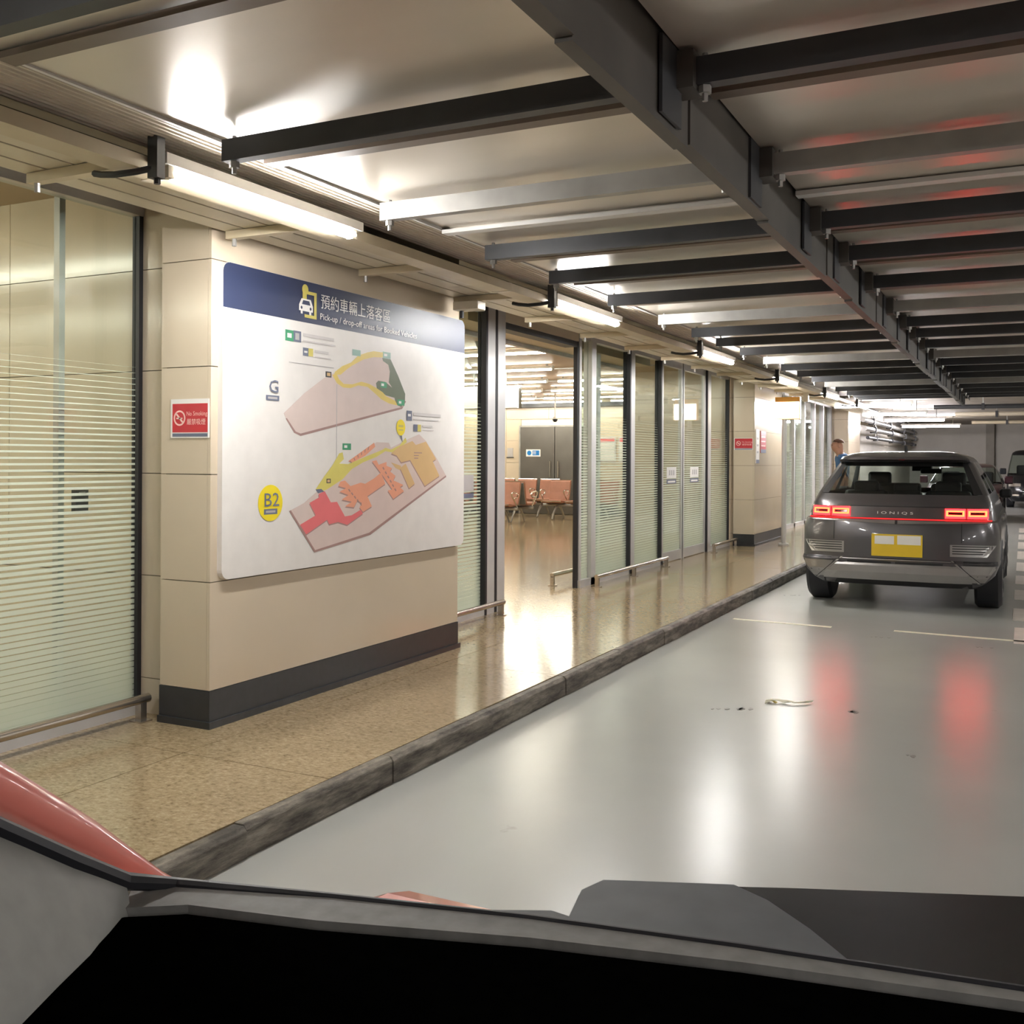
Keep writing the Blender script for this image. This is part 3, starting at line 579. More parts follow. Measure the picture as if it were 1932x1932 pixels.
for sh in (-0.008, 0.0):
    mt = ('map_edge' if sh else None)
    ink('red_area', mt or 'map_red', [(a + sh * 0.4, b + sh) for a, b in [(0.745,1.242),(0.834,1.271),(0.829,1.291),(0.888,1.306),(0.948,1.238),(1.009,1.239),(1.089,1.148),(1.159,1.152),(1.253,1.182),(1.278,1.157),(1.113,1.096),(1.021,1.118),(0.933,1.109),(0.911,1.137),(0.716,1.063),(0.66,1.121),(0.803,1.168)]])
    ink('salmon_area', mt or 'map_salmon', [(a + sh * 0.4, b + sh) for a, b in [(1.042,1.359),(1.087,1.365),(1.145,1.33),(1.252,1.349),(1.3,1.341),(1.399,1.374),(1.474,1.409),(1.526,1.337),(1.325,1.263),(1.375,1.198),(1.278,1.167),(1.241,1.196),(1.265,1.223),(1.217,1.239),(1.182,1.199),(1.089,1.209),(1.158,1.234),(1.054,1.251),(1.123,1.276),(1.031,1.299),(1.099,1.318),(1.02,1.333)]])
    ink('salmon_area', mt or 'map_salmon', [(a + sh * 0.4, b + sh) for a, b in [(1.373,1.481),(1.423,1.488),(1.448,1.459),(1.538,1.477),(1.538,1.452),(1.604,1.437),(1.578,1.416),(1.644,1.386),(1.618,1.357),(1.74,1.325),(1.699,1.311),(1.747,1.284),(1.619,1.236),(1.553,1.293),(1.605,1.299),(1.487,1.395)]])
    ink('tan_area', mt or 'map_tan', [(a + sh * 0.4, b + sh) for a, b in [(1.59,1.532),(1.683,1.577),(1.848,1.617),(1.891,1.591),(2.022,1.616),(2.158,1.497),(2.113,1.481),(2.205,1.379),(2.01,1.312),(1.821,1.489),(1.711,1.474),(1.657,1.518)]])
    ink('tan_area', mt or 'map_tan', [(a + sh * 0.4, b + sh) for a, b in [(1.698,1.437),(1.766,1.466),(1.88,1.33),(1.809,1.301)]])
ink('tan_area', 'map_tan', [(1.59,1.474),(1.711,1.451),(1.698,1.422),(1.644,1.437)]); ink('grey_area', 'print_slate', [(0.802,1.318),(0.855,1.32),(0.882,1.303),(0.823,1.295)])
ink('label_tag', 'print_black', quad(0.905, 1.352, 0.945, 1.378)); ink('label_tag', 'map_tan', quad(0.912, 1.357, 0.938, 1.373))
for k in range(6): ink('bay_mark', 'map_edge', [(1.135 + k * 0.04, 1.482 + k * 0.018), (1.142 + k * 0.04, 1.485 + k * 0.018), (1.158 + k * 0.035, 1.473 + k * 0.016), (1.152 + k * 0.035, 1.470 + k * 0.016)])
for k in range(5): ink('bay_mark', 'map_edge', [(1.12 + k * 0.03, 1.31 - k * 0.022), (1.13 + k * 0.03, 1.314 - k * 0.022), (1.145 + k * 0.03, 1.298 - k * 0.022), (1.137 + k * 0.03, 1.295 - k * 0.022)])
for k in range(6): ink('bay_mark', 'map_edge', [(1.49 + k * 0.028, 1.44 - k * 0.028), (1.5 + k * 0.028, 1.445 - k * 0.028), (1.515 + k * 0.028, 1.43 - k * 0.028), (1.506 + k * 0.028, 1.426 - k * 0.028)])
for k, (a, l) in enumerate(((1.87, 0.1), (1.868, 0.06), (1.872, 0.05))): ink('area_text', 'map_edge', quad(a, 1.535 - k * 0.018, a + l, 1.541 - k * 0.018))
ink('key_tag', 'print_slate', quad(1.776,1.752,1.839,1.818)); ink('key_mark', 'print_white', quad(1.79, 1.78, 1.825, 1.797)); ink('key_tag', 'print_slate', quad(1.861,1.682,1.911,1.729)); ink('key_tag', 'icon_yellow', quad(1.911,1.682,1.955,1.729))
def ell(ca, cb, ra, rb, n=28): return [(ca + ra * math.cos(2 * math.pi * k / n), cb + rb * math.sin(2 * math.pi * k / n)) for k in range(n)]
ink('pin_tail', 'print_slate', [(1.69,1.655),(1.716,1.655),(1.726,1.607)]); ink('pin_disc', 'disc_yellow', ell(1.704, 1.703, 0.053, 0.053)); ink('pin_text', 'icon_yellow', quad(1.675, 1.705, 1.733, 1.72)); ink('pin_text', 'icon_yellow', quad(1.675, 1.682, 1.733, 1.692))
ink('floor_disc', 'disc_yellow', ell(0.404, 1.254, 0.101, 0.099))
ink('floor_box', 'print_slate', quad(0.350, 1.192, 0.461, 1.222)); ink('floor_box', 'print_slate', quad(0.363, 1.812, 0.472, 1.840))
def lettering(name, s, mat, a, b, size, width=None, x=-3.6618): return text_mb(s, size, (x, Y0 + a, b), (0, 1, 0), UP, (1, 0, 0), 0, width).build(name, mat, board)
lettering('lettering', 'B2', 'print_slate', 0.342, 1.236, 0.105, 0.122); lettering('lettering', 'G', 'print_slate', 0.380, 1.856, 0.098, 0.076)
ink('floor_text', 'print_grey', quad(0.366, 1.201, 0.445, 1.213)); ink('floor_text', 'print_grey', quad(0.378, 1.820, 0.457, 1.832))
lettering('title', '預約車輛上落客區', 'print_white', 0.834, 2.378, 0.092, 0.728); lettering('title', 'Pick-up / drop-off areas for Booked Vehicles', 'print_white', 0.828, 2.306, 0.052, 1.057)
for q in ((0.68,2.191,0.969,2.209),(0.68,2.161,0.985,2.170),(0.786,2.109,0.917,2.123),(0.786,2.081,0.94,2.087),(1.861,1.788,2.217,1.809),(1.861,1.760,2.186,1.768),(1.977,1.713,2.103,1.727),(1.977,1.692,2.12,1.698)): ink('key_text', 'print_pale', quad(*q))
# car-and-bay pictogram in the header
ink('pictogram_bay', 'icon_yellow', [(0.68,2.452),(0.80,2.452),(0.80,2.300),(0.69,2.300),(0.69,2.318),(0.778,2.318),(0.778,2.434),(0.68,2.434)]); ink('pictogram_figure', 'icon_yellow', ell(0.695, 2.458, 0.028, 0.03)); ink('pictogram_figure', 'icon_yellow', quad(0.672, 2.40, 0.708, 2.44))
ink('pictogram_car', 'print_white', [(0.64,2.335),(0.64,2.368),(0.662,2.405),(0.745,2.405),(0.765,2.368),(0.765,2.335),(0.75,2.335),(0.75,2.318),(0.733,2.318),(0.733,2.335),(0.672,2.335),(0.672,2.318),(0.655,2.318),(0.655,2.335)])
ink('pictogram_window', 'navy', [(0.665,2.372),(0.676,2.396),(0.732,2.396),(0.742,2.372)]); ink('pictogram_lamp', 'navy', ell(0.662, 2.353, 0.009, 0.009, 12)); ink('pictogram_lamp', 'navy', ell(0.744, 2.353, 0.009, 0.009, 12))

def nosmoke(y, x0, x1, z0, z1, label, white_top=True):
    e = empty('no_smoking_sign', ((x0 + x1) / 2, y, z0), label=label, cat='sign', group='red no-smoking signs')
    H = z1 - z0; W = x1 - x0
    bx('plate', 'print_white', e, x0, x1, y - 0.006, y, z0, z1)
    zt = z1 - (0.12 if white_top else 0.03) * H; zb = z0 + 0.14 * H
    bx('red_field', 'red_sign', e, x0 + 0.012, x1 - 0.006, y - 0.0066, y - 0.006, zb, zt); bx('navy_strip', 'print_slate', e, x0 + 0.012, x1 - 0.006, y - 0.0066, y - 0.006, z0 + 0.03 * H, z0 + 0.115 * H)
    cx = x0 + 0.24 * W; cz = (zb + zt) / 2; r = 0.20 * H
    mb = MB(); n = 24
    for k in range(n):
        t0 = 2 * math.pi * k / n; t1 = 2 * math.pi * (k + 1) / n; i = len(mb.v)
        for rr, t in ((r, t0), (r, t1), (r * 0.78, t1), (r * 0.78, t0)): mb.v.append((cx + rr * math.cos(t), y - 0.0072, cz + rr * math.sin(t)))
        mb.f.append((i, i + 1, i + 2, i + 3))
    i = len(mb.v); d = r * 0.85 * 0.707; h = r * 0.09
    mb.v += [(cx - d - h, y - 0.0072, cz + d - h), (cx - d + h, y - 0.0072, cz + d + h), (cx + d + h, y - 0.0072, cz - d + h), (cx + d - h, y - 0.0072, cz - d - h)]; mb.f.append((i, i + 1, i + 2, i + 3))
    mb.box(cx - r * 0.55, cx + r * 0.5, y - 0.0072, y - 0.0068, cz - r * 0.12, cz + r * 0.06)
    mb.build('prohibition_ring', 'sign_pink', e)
    text_mb('No Smoking', 0.16 * H, (x0 + 0.42 * W, y - 0.0072, cz + 0.06 * H), (1, 0, 0), UP, (0, -1, 0), 0, 0.54 * W).build('lettering', 'sign_pink', e)
    text_mb('嚴禁吸煙', 0.17 * H, (x0 + 0.43 * W, y - 0.0072, cz - 0.16 * H), (1, 0, 0), UP, (0, -1, 0), 0, 0.49 * W).build('lettering', 'sign_pink', e)
    return e
nosmoke(3.979, -3.965, -3.708, 1.60, 1.80, 'red no-smoking sign on the map column side, left of the board')
nosmoke(16.419, -4.19, -3.885, 1.665, 1.855, 'red no-smoking sign on the second column beyond the sliding doors', False)
def side_poster(xf, y0, y1, z0, z1, label, red):
    e = empty('wall_poster', (xf, (y0 + y1) / 2, z0), label=label, cat='poster')
    bx('sheet', 'red_sign' if red else 'boardwhite', e, xf, xf + 0.008, y0, y1, z0, z1); bx('bottom_band', 'print_slate', e, xf + 0.008, xf + 0.009, y0, y1, z0, z0 + 0.06)
    H = z1 - z0
    for k in range(3): bx('text_line', 'sign_pink' if red else 'print_grey', e, xf + 0.008, xf + 0.009, y0 + 0.04, y1 - 0.05, z0 + H * (0.3 + 0.2 * k), z0 + H * (0.36 + 0.2 * k))
side_poster(-3.86, 16.5, 16.72, 1.45, 2.0, 'white notice at the front corner of the second column', False)
side_poster(-3.86, 16.82, 17.2, 1.62, 1.98, 'red notice on the road side of the second column', True)
for k, (ya, lb) in enumerate(((13.25, 'white notice with blue strip on the left sliding door'), (14.33, 'white notice with blue strip on the right sliding door'))):
    e = empty('door_notice', (GX + 0.01, ya + 0.2, 1.2), label=lb, cat='notice', group='notices on the sliding doors')
    bx('sheet', 'print_white', e, GX + 0.007, GX + 0.009, ya, ya + 0.42, 1.25, 1.40); bx('blue_strip', 'print_slate', e, GX + 0.007, GX + 0.009, ya, ya + 0.42, 1.175, 1.235); bx('text_line', 'print_white', e, GX + 0.009, GX + 0.0095, ya + 0.05, ya + 0.37, 1.19, 1.215)
    for q in range(3): bx('symbol', 'print_grey', e, GX + 0.009, GX + 0.0095, ya + 0.10 + q * 0.09, ya + 0.15 + q * 0.09, 1.29, 1.36)
e = empty('door_notice', (GX + 0.01, 18.95, 1.25), label='small white notice on the glass right of the second column', cat='notice', group='notices on the sliding doors')
bx('sheet', 'print_white', e, GX + 0.007, GX + 0.009, 18.75, 19.1, 1.25, 1.4); bx('blue_strip', 'print_grey', e, GX + 0.007, GX + 0.009, 18.75, 19.1, 1.17, 1.23)
e = empty('glass_notice', (GX + 0.01, 7.2, 1.15), label='pale sticker on the glass between map column and doorway', cat='notice')
bx('sheet', 'print_grey', e, GX + 0.007, GX + 0.009, 7.62, 7.85, 1.22, 1.36); bx('strip', 'print_slate', e, GX + 0.007, GX + 0.009, 7.62, 7.85, 1.16, 1.2)
e = empty('glass_notice', (GX - 0.05, 3.72, 1.2), label='dark slotted intercom plate behind the left striped glass', cat='intercom')
bx('plate', 'dark_and_shaded_steel', e, GX - 0.05, GX - 0.02, 3.68, 3.76, 1.21, 1.33); bx('lens', 'galv', e, GX - 0.02, GX - 0.018, 3.70, 3.74, 1.30, 1.32)
# lit sign on a post
M['lightbox'] = glow('lightbox_glow', (1.0, 0.86, 0.66), 3.2)
ls = empty('lit_sign_post', (-3.52, 17.0, FZ), label='glowing white and orange sign box on a slim grey post', cat='sign')
MB().tube([(-3.5, 16.95, FZ), (-3.5, 16.95, 2.2)], 0.04, 12).build('post', 'alu', ls, True); MB().tube([(-3.5, 16.95, FZ), (-3.5, 16.95, FZ + 0.03)], 0.09, 12).build('base_plate', 'alu', ls)
bx('housing', 'orange_band', ls, -3.64, -3.245, 16.9, 17.02, 2.17, 2.53); bx('lit_face', 'lightbox', ls, -3.63, -3.255, 16.893, 16.9, 2.18, 2.45); bx('orange_stripe', 'orange_band', ls, -3.63, -3.255, 16.893, 16.9, 2.455, 2.52)
bx('arm', 'cream', ls, -3.2, -3.12, 16.93, 17.0, 2.45, 2.6)

# guard rails ------------------------------------------------------
def rail(y0, y1, label, posts, x=-4.12):
    e = empty('guard_rail', (x, (y0 + y1) / 2, FZ), label=label, cat='rail', group='low steel rails before the glass')
    MB().tube([(x, y0, 0.235), (x, y1, 0.235)], 0.024, 12).build('rail_tube', 'steel', e, True)
    for yy in posts:
        bx('post', 'steel', e, x - 0.02, x + 0.02, yy - 0.02, yy + 0.02, FZ, 0.22); bx('foot', 'steel', e, x - 0.04, x + 0.04, yy - 0.04, yy + 0.04, FZ, FZ + 0.008)
rail(-2.0, 3.98, 'low steel rail before the glass left of the map column', (-1.9, 0.4, 2.2, 3.93))
rail(6.6, 8.1, 'low steel rail between the map column and the open doorway', (6.7, 8.05))
rail(10.3, 12.76, 'low steel rail before the fixed glass panels', (10.33, 11.5, 12.72))
rail(14.95, 16.35, 'low steel rail before the second column', (15.0, 16.28))
rail(10.2, 11.15, 'short steel rail inside the doorway behind the door edge', (10.22, 11.1), x=-4.6)
# litter
lt = empty('litter', (-1.28, 6.4, 0), label='small torn yellowish scrap lying on the road', cat='litter')
def g(u, v): return (-1.42 + u * 0.26, 6.37 + 0.12 * u + (v - 0.5) * 0.05 * (1 - 0.6 * u) + 0.03 * math.sin(u * 7), 0.004 + 0.014 * abs(math.sin(u * 9 + v * 3)))
MB().grid(g, 8, 2).build('scrap', 'line', lt, thick=0.002)
MB().grid(lambda u, v: (-1.42 + 0.07 * u, 6.40 + 0.04 * v, 0.004 + 0.01 * math.sin(u * 5)), 3, 2).build('torn_corner', 'map_yellow2', lt, thick=0.002)
# ================================================================== VEHICLES
def curve_at(tab, z, k):
    if z <= tab[0][0]: return tab[0][k]
    for a, b in zip(tab[:-1], tab[1:]):
        if z <= b[0]:
            t = (z - a[0]) / (b[0] - a[0]); return a[k] + (b[k] - a[k]) * t
    return tab[-1][k]
def outline(row, nr=8, ns=10, p=3.4):
    z, wd, yr, yf, Rr, Rf = row
    right = []
    for i in range(nr + 1):
        t = math.sin(i / nr * math.pi / 2); right.append((wd * t, yr + Rr * (1 - max(0, 1 - t ** p) ** (1 / p))))
    for i in range(1, ns): right.append((wd, yr + Rr + (yf - Rf - yr - Rr) * i / ns))
    for i in range(nr, -1, -1):
        t = math.sin(i / nr * math.pi / 2); right.append((wd * t, yf - Rf * (1 - max(0, 1 - t ** p) ** (1 / p))))
    left = [(-x, y) for x, y in reversed(right[1:-1])]
    return [(x, y, z) for x, y in right + left]
def shell(rows, parent, name, mat, faces=None, cap_top=False, cap_bot=False, xf=None, inner=0):
    mb = MB(); rings = [outline(r) for r in rows]; n = len(rings[0])
    for r in rings: mb.v += [xf(p) if xf else p for p in r]
    for j in range(len(rings) - 1):
        for i in range(n):
            if faces and not faces(i, j, n): continue
            mb.f.append((j * n + i, j * n + (i + 1) % n, (j + 1) * n + (i + 1) % n, (j + 1) * n + i))
    if cap_top: mb.f.append(tuple((len(rings) - 1) * n + i for i in range(n)))
    if cap_bot: mb.f.append(tuple(reversed(range(n))))
    used = sorted({i for f in mb.f for i in f}); mp = {a: b for b, a in enumerate(used)}
    mb.v = [mb.v[i] for i in used]; mb.f = [tuple(mp[i] for i in f) for f in mb.f]
    return mb.build(name, mat, parent, True)
M['carpaint'] = plain('grey_metallic_paint', (0.10, 0.095, 0.10), 0.28, 0.6, 0.04, 3, coat=0.5)
M['carsilver'] = plain('silver_trim', (0.36, 0.35, 0.34), 0.3, 0.8, 0.04)
M['carglass'] = glassmat('tinted_car_glass', (0.76, 0.82, 0.79), base=0.05)
M['cardark'] = plain('car_interior', (0.012, 0.012, 0.013), 0.6)
M['lens'] = plain('dark_red_lens', (0.10, 0.006, 0.008), 0.15)
M['pixel'] = plain('dark_pixel_trim', (0.07, 0.055, 0.055), 0.3)
M['lampcore'] = glow('brake_light_core', (1.0, 0.115, 0.03), 2.2)
M['lampred'] = glow('brake_light_red', (1.0, 0.005, 0.006), 9.0)
M['lampbar'] = glow('brake_light_bar', (1.0, 0.03, 0.03), 0.45)
M['platewhite'] = plain('plate_white', (0.9, 0.88, 0.82), 0.4, var=0.02)
CXC, CYC = -1.145, 10.86
CT = [(0.245, 0.74, 0.10, 4.50, 0.18, 0.3), (0.30, 0.82, 0.03, 4.56, 0.20, 0.35), (0.38, 0.90, 0.0, 4.60, 0.24, 0.4), (0.50, 0.945, 0.0, 4.62, 0.26, 0.4), (0.525, 0.94, 0.035, 4.62, 0.26, 0.4), (0.70, 0.945, 0.045, 4.61, 0.30, 0.45), (0.80, 0.945, 0.05, 4.58, 0.30, 0.5), (0.90, 0.925, 0.075, 4.40, 0.32, 0.5), (0.915, 0.905, 0.10, 4.30, 0.32, 0.5), (1.04, 0.875, 0.13, 3.75, 0.32, 0.5), (1.10, 0.855, 0.20, 3.50, 0.30, 0.4), (1.16, 0.83, 0.27, 3.36, 0.28, 0.3)]
GT_ = [(1.16, 0.83, 0.27, 3.36, 0.28, 0.3), (1.30, 0.765, 0.46, 3.02, 0.24, 0.25), (1.42, 0.705, 0.62, 2.72, 0.22, 0.25), (1.49, 0.665, 0.71, 2.52, 0.2, 0.25)]
RT = [(1.49, 0.665, 0.62, 2.52, 0.2, 0.25), (1.515, 0.65, 0.565, 2.48, 0.2, 0.25), (1.545, 0.62, 0.575, 2.40, 0.22, 0.25), (1.575, 0.55, 0.68, 2.3, 0.25, 0.3), (1.595, 0.46, 0.85, 2.2, 0.3, 0.3), (1.605, 0.36, 1.05, 2.0, 0.3, 0.3)]
def build_rear_car():
    e = empty('electric_hatchback', (CXC, CYC, 0), label='grey metallic hatchback ahead with glowing red rectangular tail lights', cat='car')
    T = lambda p: (p[0] + CXC, p[1] + CYC, p[2])
    ALL = CT + GT_[1:]
    def surf(x, z, off=0.0):
        wd = curve_at(ALL, z, 1); yr = curve_at(ALL, z, 2); Rr = curve_at(ALL, z, 4)
        t = min(0.999, abs(x) / wd); yy = yr + Rr * (1 - (1 - t ** 3.4) ** (1 / 3.4))
        return T((x, yy - off, z))
    def patch(name, mat, x0, x1, z0, z1, off, nu=8, nv=2, parent=None, thick=0.004, shape=None):
        fn = shape or (lambda u, v: (x0 + (x1 - x0) * u, z0 + (z1 - z0) * v))
        mb = MB().grid(lambda u, v: surf(*fn(u, v), off), nu, nv)
        n0 = len(mb.v); nn = nu + 1
        mb2 = MB(); mb2.v = mb.v + [(x, y + thick, z) for x, y, z in mb.v]; mb2.f = list(mb.f) + [tuple(i + n0 for i in reversed(f)) for f in mb.f]
        bd = [i for i in range(nn)] + [j * nn + nu for j in range(1, nv + 1)] + [nv * nn + i for i in range(nu - 1, -1, -1)] + [j * nn for j in range(nv - 1, 0, -1)]
        for a, b in zip(bd, bd[1:] + bd[:1]): mb2.f.append((a, b, b + n0, a + n0))
        return mb2.build(name, mat, parent or e)
    shell(CT, e, 'body', 'carpaint', cap_bot=True, xf=T)
    shell(RT, e, 'roof', 'carpaint', cap_top=True, cap_bot=True, xf=T)
    n = len(outline(CT[0])); nr, ns = 8, 10
    # greenhouse faces by index: rear glass, sides, front
    rear = lambda i, j, n: i < nr - 2 or i >= n - (nr - 2)
    front = lambda i, j, n: (nr + ns + 1 <= i < n // 2) or (n // 2 <= i < n // 2 + nr - 1)
    def side(i, j, n):
        k = i if i < n // 2 else n - 1 - i
        return (not rear(i, j, n)) and (not front(i, j, n)) and k not in (nr - 2, nr - 1, nr, nr + ns - 1, nr + ns) and k not in (nr + 4,)
    shell(GT_, e, 'rear_window', 'carglass', rear, xf=T); shell(GT_, e, 'windscreen', 'carglass', front, xf=T); shell(GT_, e, 'side_window', 'carglass', lambda i, j, n: side(i, j, n) and i < n // 2, xf=T); shell(GT_, e, 'side_window', 'carglass', lambda i, j, n: side(i, j, n) and i >= n // 2, xf=T)
    shell(GT_, e, 'window_pillar', 'carpaint', lambda i, j, n: not (rear(i, j, n) or front(i, j, n) or side(i, j, n)), xf=T)
    # dark ceramic border of the rear glass
    for s in (-1, 1):
        patch('glass_border', 'cardark', 0, 0, 0, 0, 0.003, 2, 6, shape=lambda u, v, s=s: (s * (0.78 - 0.16 * v - (0.05 + 0.03 * (1 - v)) * u), 1.165 + 0.32 * v), thick=0.002)
    patch('glass_border', 'cardark', -0.62, 0.62, 1.445, 1.487, 0.003, 8, 1, thick=0.002)
    bx('floor_deck', 'cardark', e, CXC - 0.8, CXC + 0.8, CYC + 0.32, CYC + 3.3, 1.05, 1.10)
    bx('headliner', 'cardark', e, CXC - 0.6, CXC + 0.6, CYC + 0.75, CYC + 2.4, 1.47, 1.488)
    for x, yy, zz, ww in ((-0.42, 1.05, 1.12, 0.46), (0.42, 1.05, 1.12, 0.46), (0.0, 1.1, 1.12, 0.3), (-0.4, 2.05, 1.12, 0.5), (0.42, 2.05, 1.12, 0.5)):
        st = bx('seat_back', 'cardark', e, CXC + x - ww / 2, CXC + x + ww / 2, CYC + yy, CYC + yy + 0.12, 0.9, zz + (0.06 if yy < 2 else 0.12), bevel=0.04)
        hw = 0.13 if yy > 2 or x else 0.14
        bx('headrest', 'cardark', e, CXC + x - hw, CXC + x + hw, CYC + yy + 0.02, CYC + yy + 0.12, zz + 0.03, zz + (0.25 if yy > 2 else 0.14 if x == 0 else 0.16), bevel=0.03)
    bx('rear_view_mirror', 'cardark', e, CXC + 0.02, CXC + 0.26, CYC + 2.5, CYC + 2.54, 1.35, 1.41, bevel=0.015); bx('sensor_housing', 'cardark', e, CXC - 0.08, CXC + 0.14, CYC + 2.56, CYC + 2.7, 1.38, 1.48)
    # tail light band
    patch('light_band', 'pixel', -0.865, 0.865, 0.925, 1.035, 0.004, 30, 2)
    patch('band_top_gap', 'cardark', -0.45, 0.45, 1.035, 1.046, 0.004, 14, 1)
    for s in (-1, 1):
        for x0, x1 in ((0.45, 0.635), (0.65, 0.835)):
            ln = patch('lamp_lens', 'lampred', s * x0, s * x1, 0.935, 1.03, 0.010, 6, 1)
            zc = 0.985; h = 0.028; ww = (x1 - x0)
            for a, b, c, d in ((x0 + 0.01, x1 - 0.01, zc + h - 0.013, zc + h), (x0 + 0.01, x1 - 0.01, zc - h, zc - h + 0.013), (x0 + 0.01, x0 + 0.026, zc - h + 0.013, zc + h - 0.013), (x1 - 0.026, x1 - 0.01, zc - h + 0.013, zc + h - 0.013)):
                patch('lamp_bar', 'lampcore', s * a, s * b, c, d, 0.016, 4, 1, ln)
            patch('lamp_dark_centre', 'lens', s * (x0 + 0.03), s * (x1 - 0.03), zc - 0.012, zc + 0.012, 0.016, 4, 1, ln)
    patch('light_strip', 'lampbar', -0.87, 0.87, 0.912, 0.923, 0.012, 30, 1)
    patch('silver_strip', 'carsilver', 0, 0, 0, 0, 0.010, 30, 1, shape=lambda u, v: ((u * 2 - 1) * 0.885, (0.905 if v else 0.868 + 0.03 * abs(u * 2 - 1)) ))
    patch('strip_notch', 'cardark', -0.012, 0.012, 0.868, 0.905, 0.0125, 1, 1)
    tb = text_mb('I O N I Q 5', 0.036, (CXC - 0.19, CYC + 0.06, 0.965), (1, 0, 0), UP, (0, -1, 0), 0, 0.34)
    tb.v = [(x, surf(x - CXC, z, 0.007)[1], z) for x, y, z in tb.v]; tb.build('lettering', 'platewhite', e)
    # tailgate seams and bumper details
    for s in (-1, 1):
        patch('tailgate_seam', 'cardark', s * 0.60, s * 0.606, 0.70, 0.90, 0.004, 1, 4)
        for k in range(4):
            z = 0.662 - k * 0.024
            patch('bumper_groove', 'cardark', 0, 0, 0, 0, 0.005, 8, 1, shape=lambda u, v, s=s, z=z, k=k: (s * (0.52 + (0.335 - 0.02 * k) * u), z + v * 0.009))
        patch('bumper_vent_panel', 'carsilver', 0, 0, 0, 0, 0.003, 8, 2, shape=lambda u, v, s=s: (s * (0.50 + (0.33 + 0.08 * v) * u), 0.565 + 0.115 * v))
        patch('bumper_slot', 'cardark', s * 0.62, s * 0.925, 0.488, 0.522, 0.006, 10, 1)
        patch('corner_panel', 'carsilver', 0, 0, 0, 0, 0.004, 8, 4, shape=lambda u, v, s=s: (s * (0.60 + 0.12 * (1 - v) + (0.93 - 0.60 - 0.12 * (1 - v) - 0.12 * (1 - v)) * u), 0.315 + 0.165 * v))
        patch('panel_seam', 'cardark', 0, 0, 0, 0, 0.009, 1, 5, shape=lambda u, v, s=s: (s * (0.775 - 0.245 * v + 0.014 * u), 0.30 + 0.22 * v))
        patch('chrome_edge', 'carsilver', 0, 0, 0, 0, 0.010, 1, 5, shape=lambda u, v, s=s: (s * (0.752 - 0.245 * v + 0.022 * u), 0.305 + 0.22 * v))
    patch('lower_panel', 'carsilver', 0, 0, 0, 0, 0.007, 12, 3, shape=lambda u, v: ((u * 2 - 1) * (0.745 - 0.235 * v), 0.315 + 0.20 * v))
    patch('lower_slot', 'cardark', -0.46, -0.04, 0.475, 0.495, 0.010, 6, 1); patch('lower_slot', 'cardark', 0.0, 0.44, 0.475, 0.495, 0.010, 6, 1)
    patch('skid_plate', 'cardark', -0.70, 0.70, 0.25, 0.302, 0.004, 10, 1); patch('skid_trim', 'carsilver', -0.70, 0.70, 0.302, 0.314, 0.006, 10, 1)  # dark skid plate with a thin silver strip above it
    # number plate, characters unreadable in the photograph
    np_ = patch('number_plate', 'plate_yellow', -0.23, 0.25, 0.545, 0.765, 0.012, 6, 2)
    patch('plate_patch', 'platewhite', -0.20, -0.015, 0.665, 0.748, 0.0135, 4, 1, np_); patch('plate_patch', 'platewhite', 0.015, 0.235, 0.665, 0.755, 0.0135, 4, 1, np_)  # plain white patches on the yellow plate
    # wheels
    for yy in (0.79, 3.79):
        for s in (-1, 1):
            mb = MB(); x0 = CXC + s * 0.70; x1 = CXC + s * 0.955; r = 0.36
            mb.tube([(x0, CYC + yy, r), (x0 + s * 0.03, CYC + yy, r), (x1 - s * 0.035, CYC + yy, r), (x1, CYC + yy, r)], [r - 0.03, r, r, r - 0.035], 36)
            wh = mb.build('wheel', 'rubber', e, True)
            MB().tube([(x1 - s * 0.01, CYC + yy, r), (x1 + s * 0.004, CYC + yy, r)], 0.25, 28).build('rim', 'carsilver', wh, True)
            MB().tube([(x1 + s * 0.004, CYC + yy, r), (x1 + s * 0.007, CYC + yy, r)], 0.06, 12).build('hub_cap', 'cardark', wh)
            for k in range(5):
                t = 2 * math.pi * k / 5; a = (x1 + s * 0.006, CYC + yy + 0.17 * math.cos(t), r + 0.17 * math.sin(t)); MB().sphere(a, (0.004, 0.05, 0.05), 8, 6).build('rim_gap', 'cardark', wh)
    for s in (-1, 1):
        bx('door_mirror', 'cardark', e, CXC + s * 0.88, CXC + s * 1.02, CYC + 2.95, CYC + 3.05, 1.06, 1.17, bevel=0.03); bx('door_handle', 'carsilver', e, CXC + s * 0.935, CXC + s * 0.952, CYC + 1.35, CYC + 1.58, 0.865, 0.89); bx('door_handle', 'carsilver', e, CXC + s * 0.935, CXC + s * 0.952, CYC + 2.35, CYC + 2.58, 0.865, 0.89)
        bx('sill_trim', 'cardark', e, CXC + s * 0.86, CXC + s * 0.95, CYC + 1.2, CYC + 3.4, 0.24, 0.36)
    MB().prism([(CYC + 0.95, 1.60), (CYC + 1.13, 1.60), (CYC + 0.98, 1.665), (CYC + 0.95, 1.66)], 'x', CXC - 0.012, CXC + 0.012).build('shark_fin_aerial', 'cardark', e)
    bx('high_brake_light', 'lens', e, CXC - 0.03, CXC + 0.03, CYC + 0.556, CYC + 0.566, 1.508, 1.518)
    return e
build_rear_car()

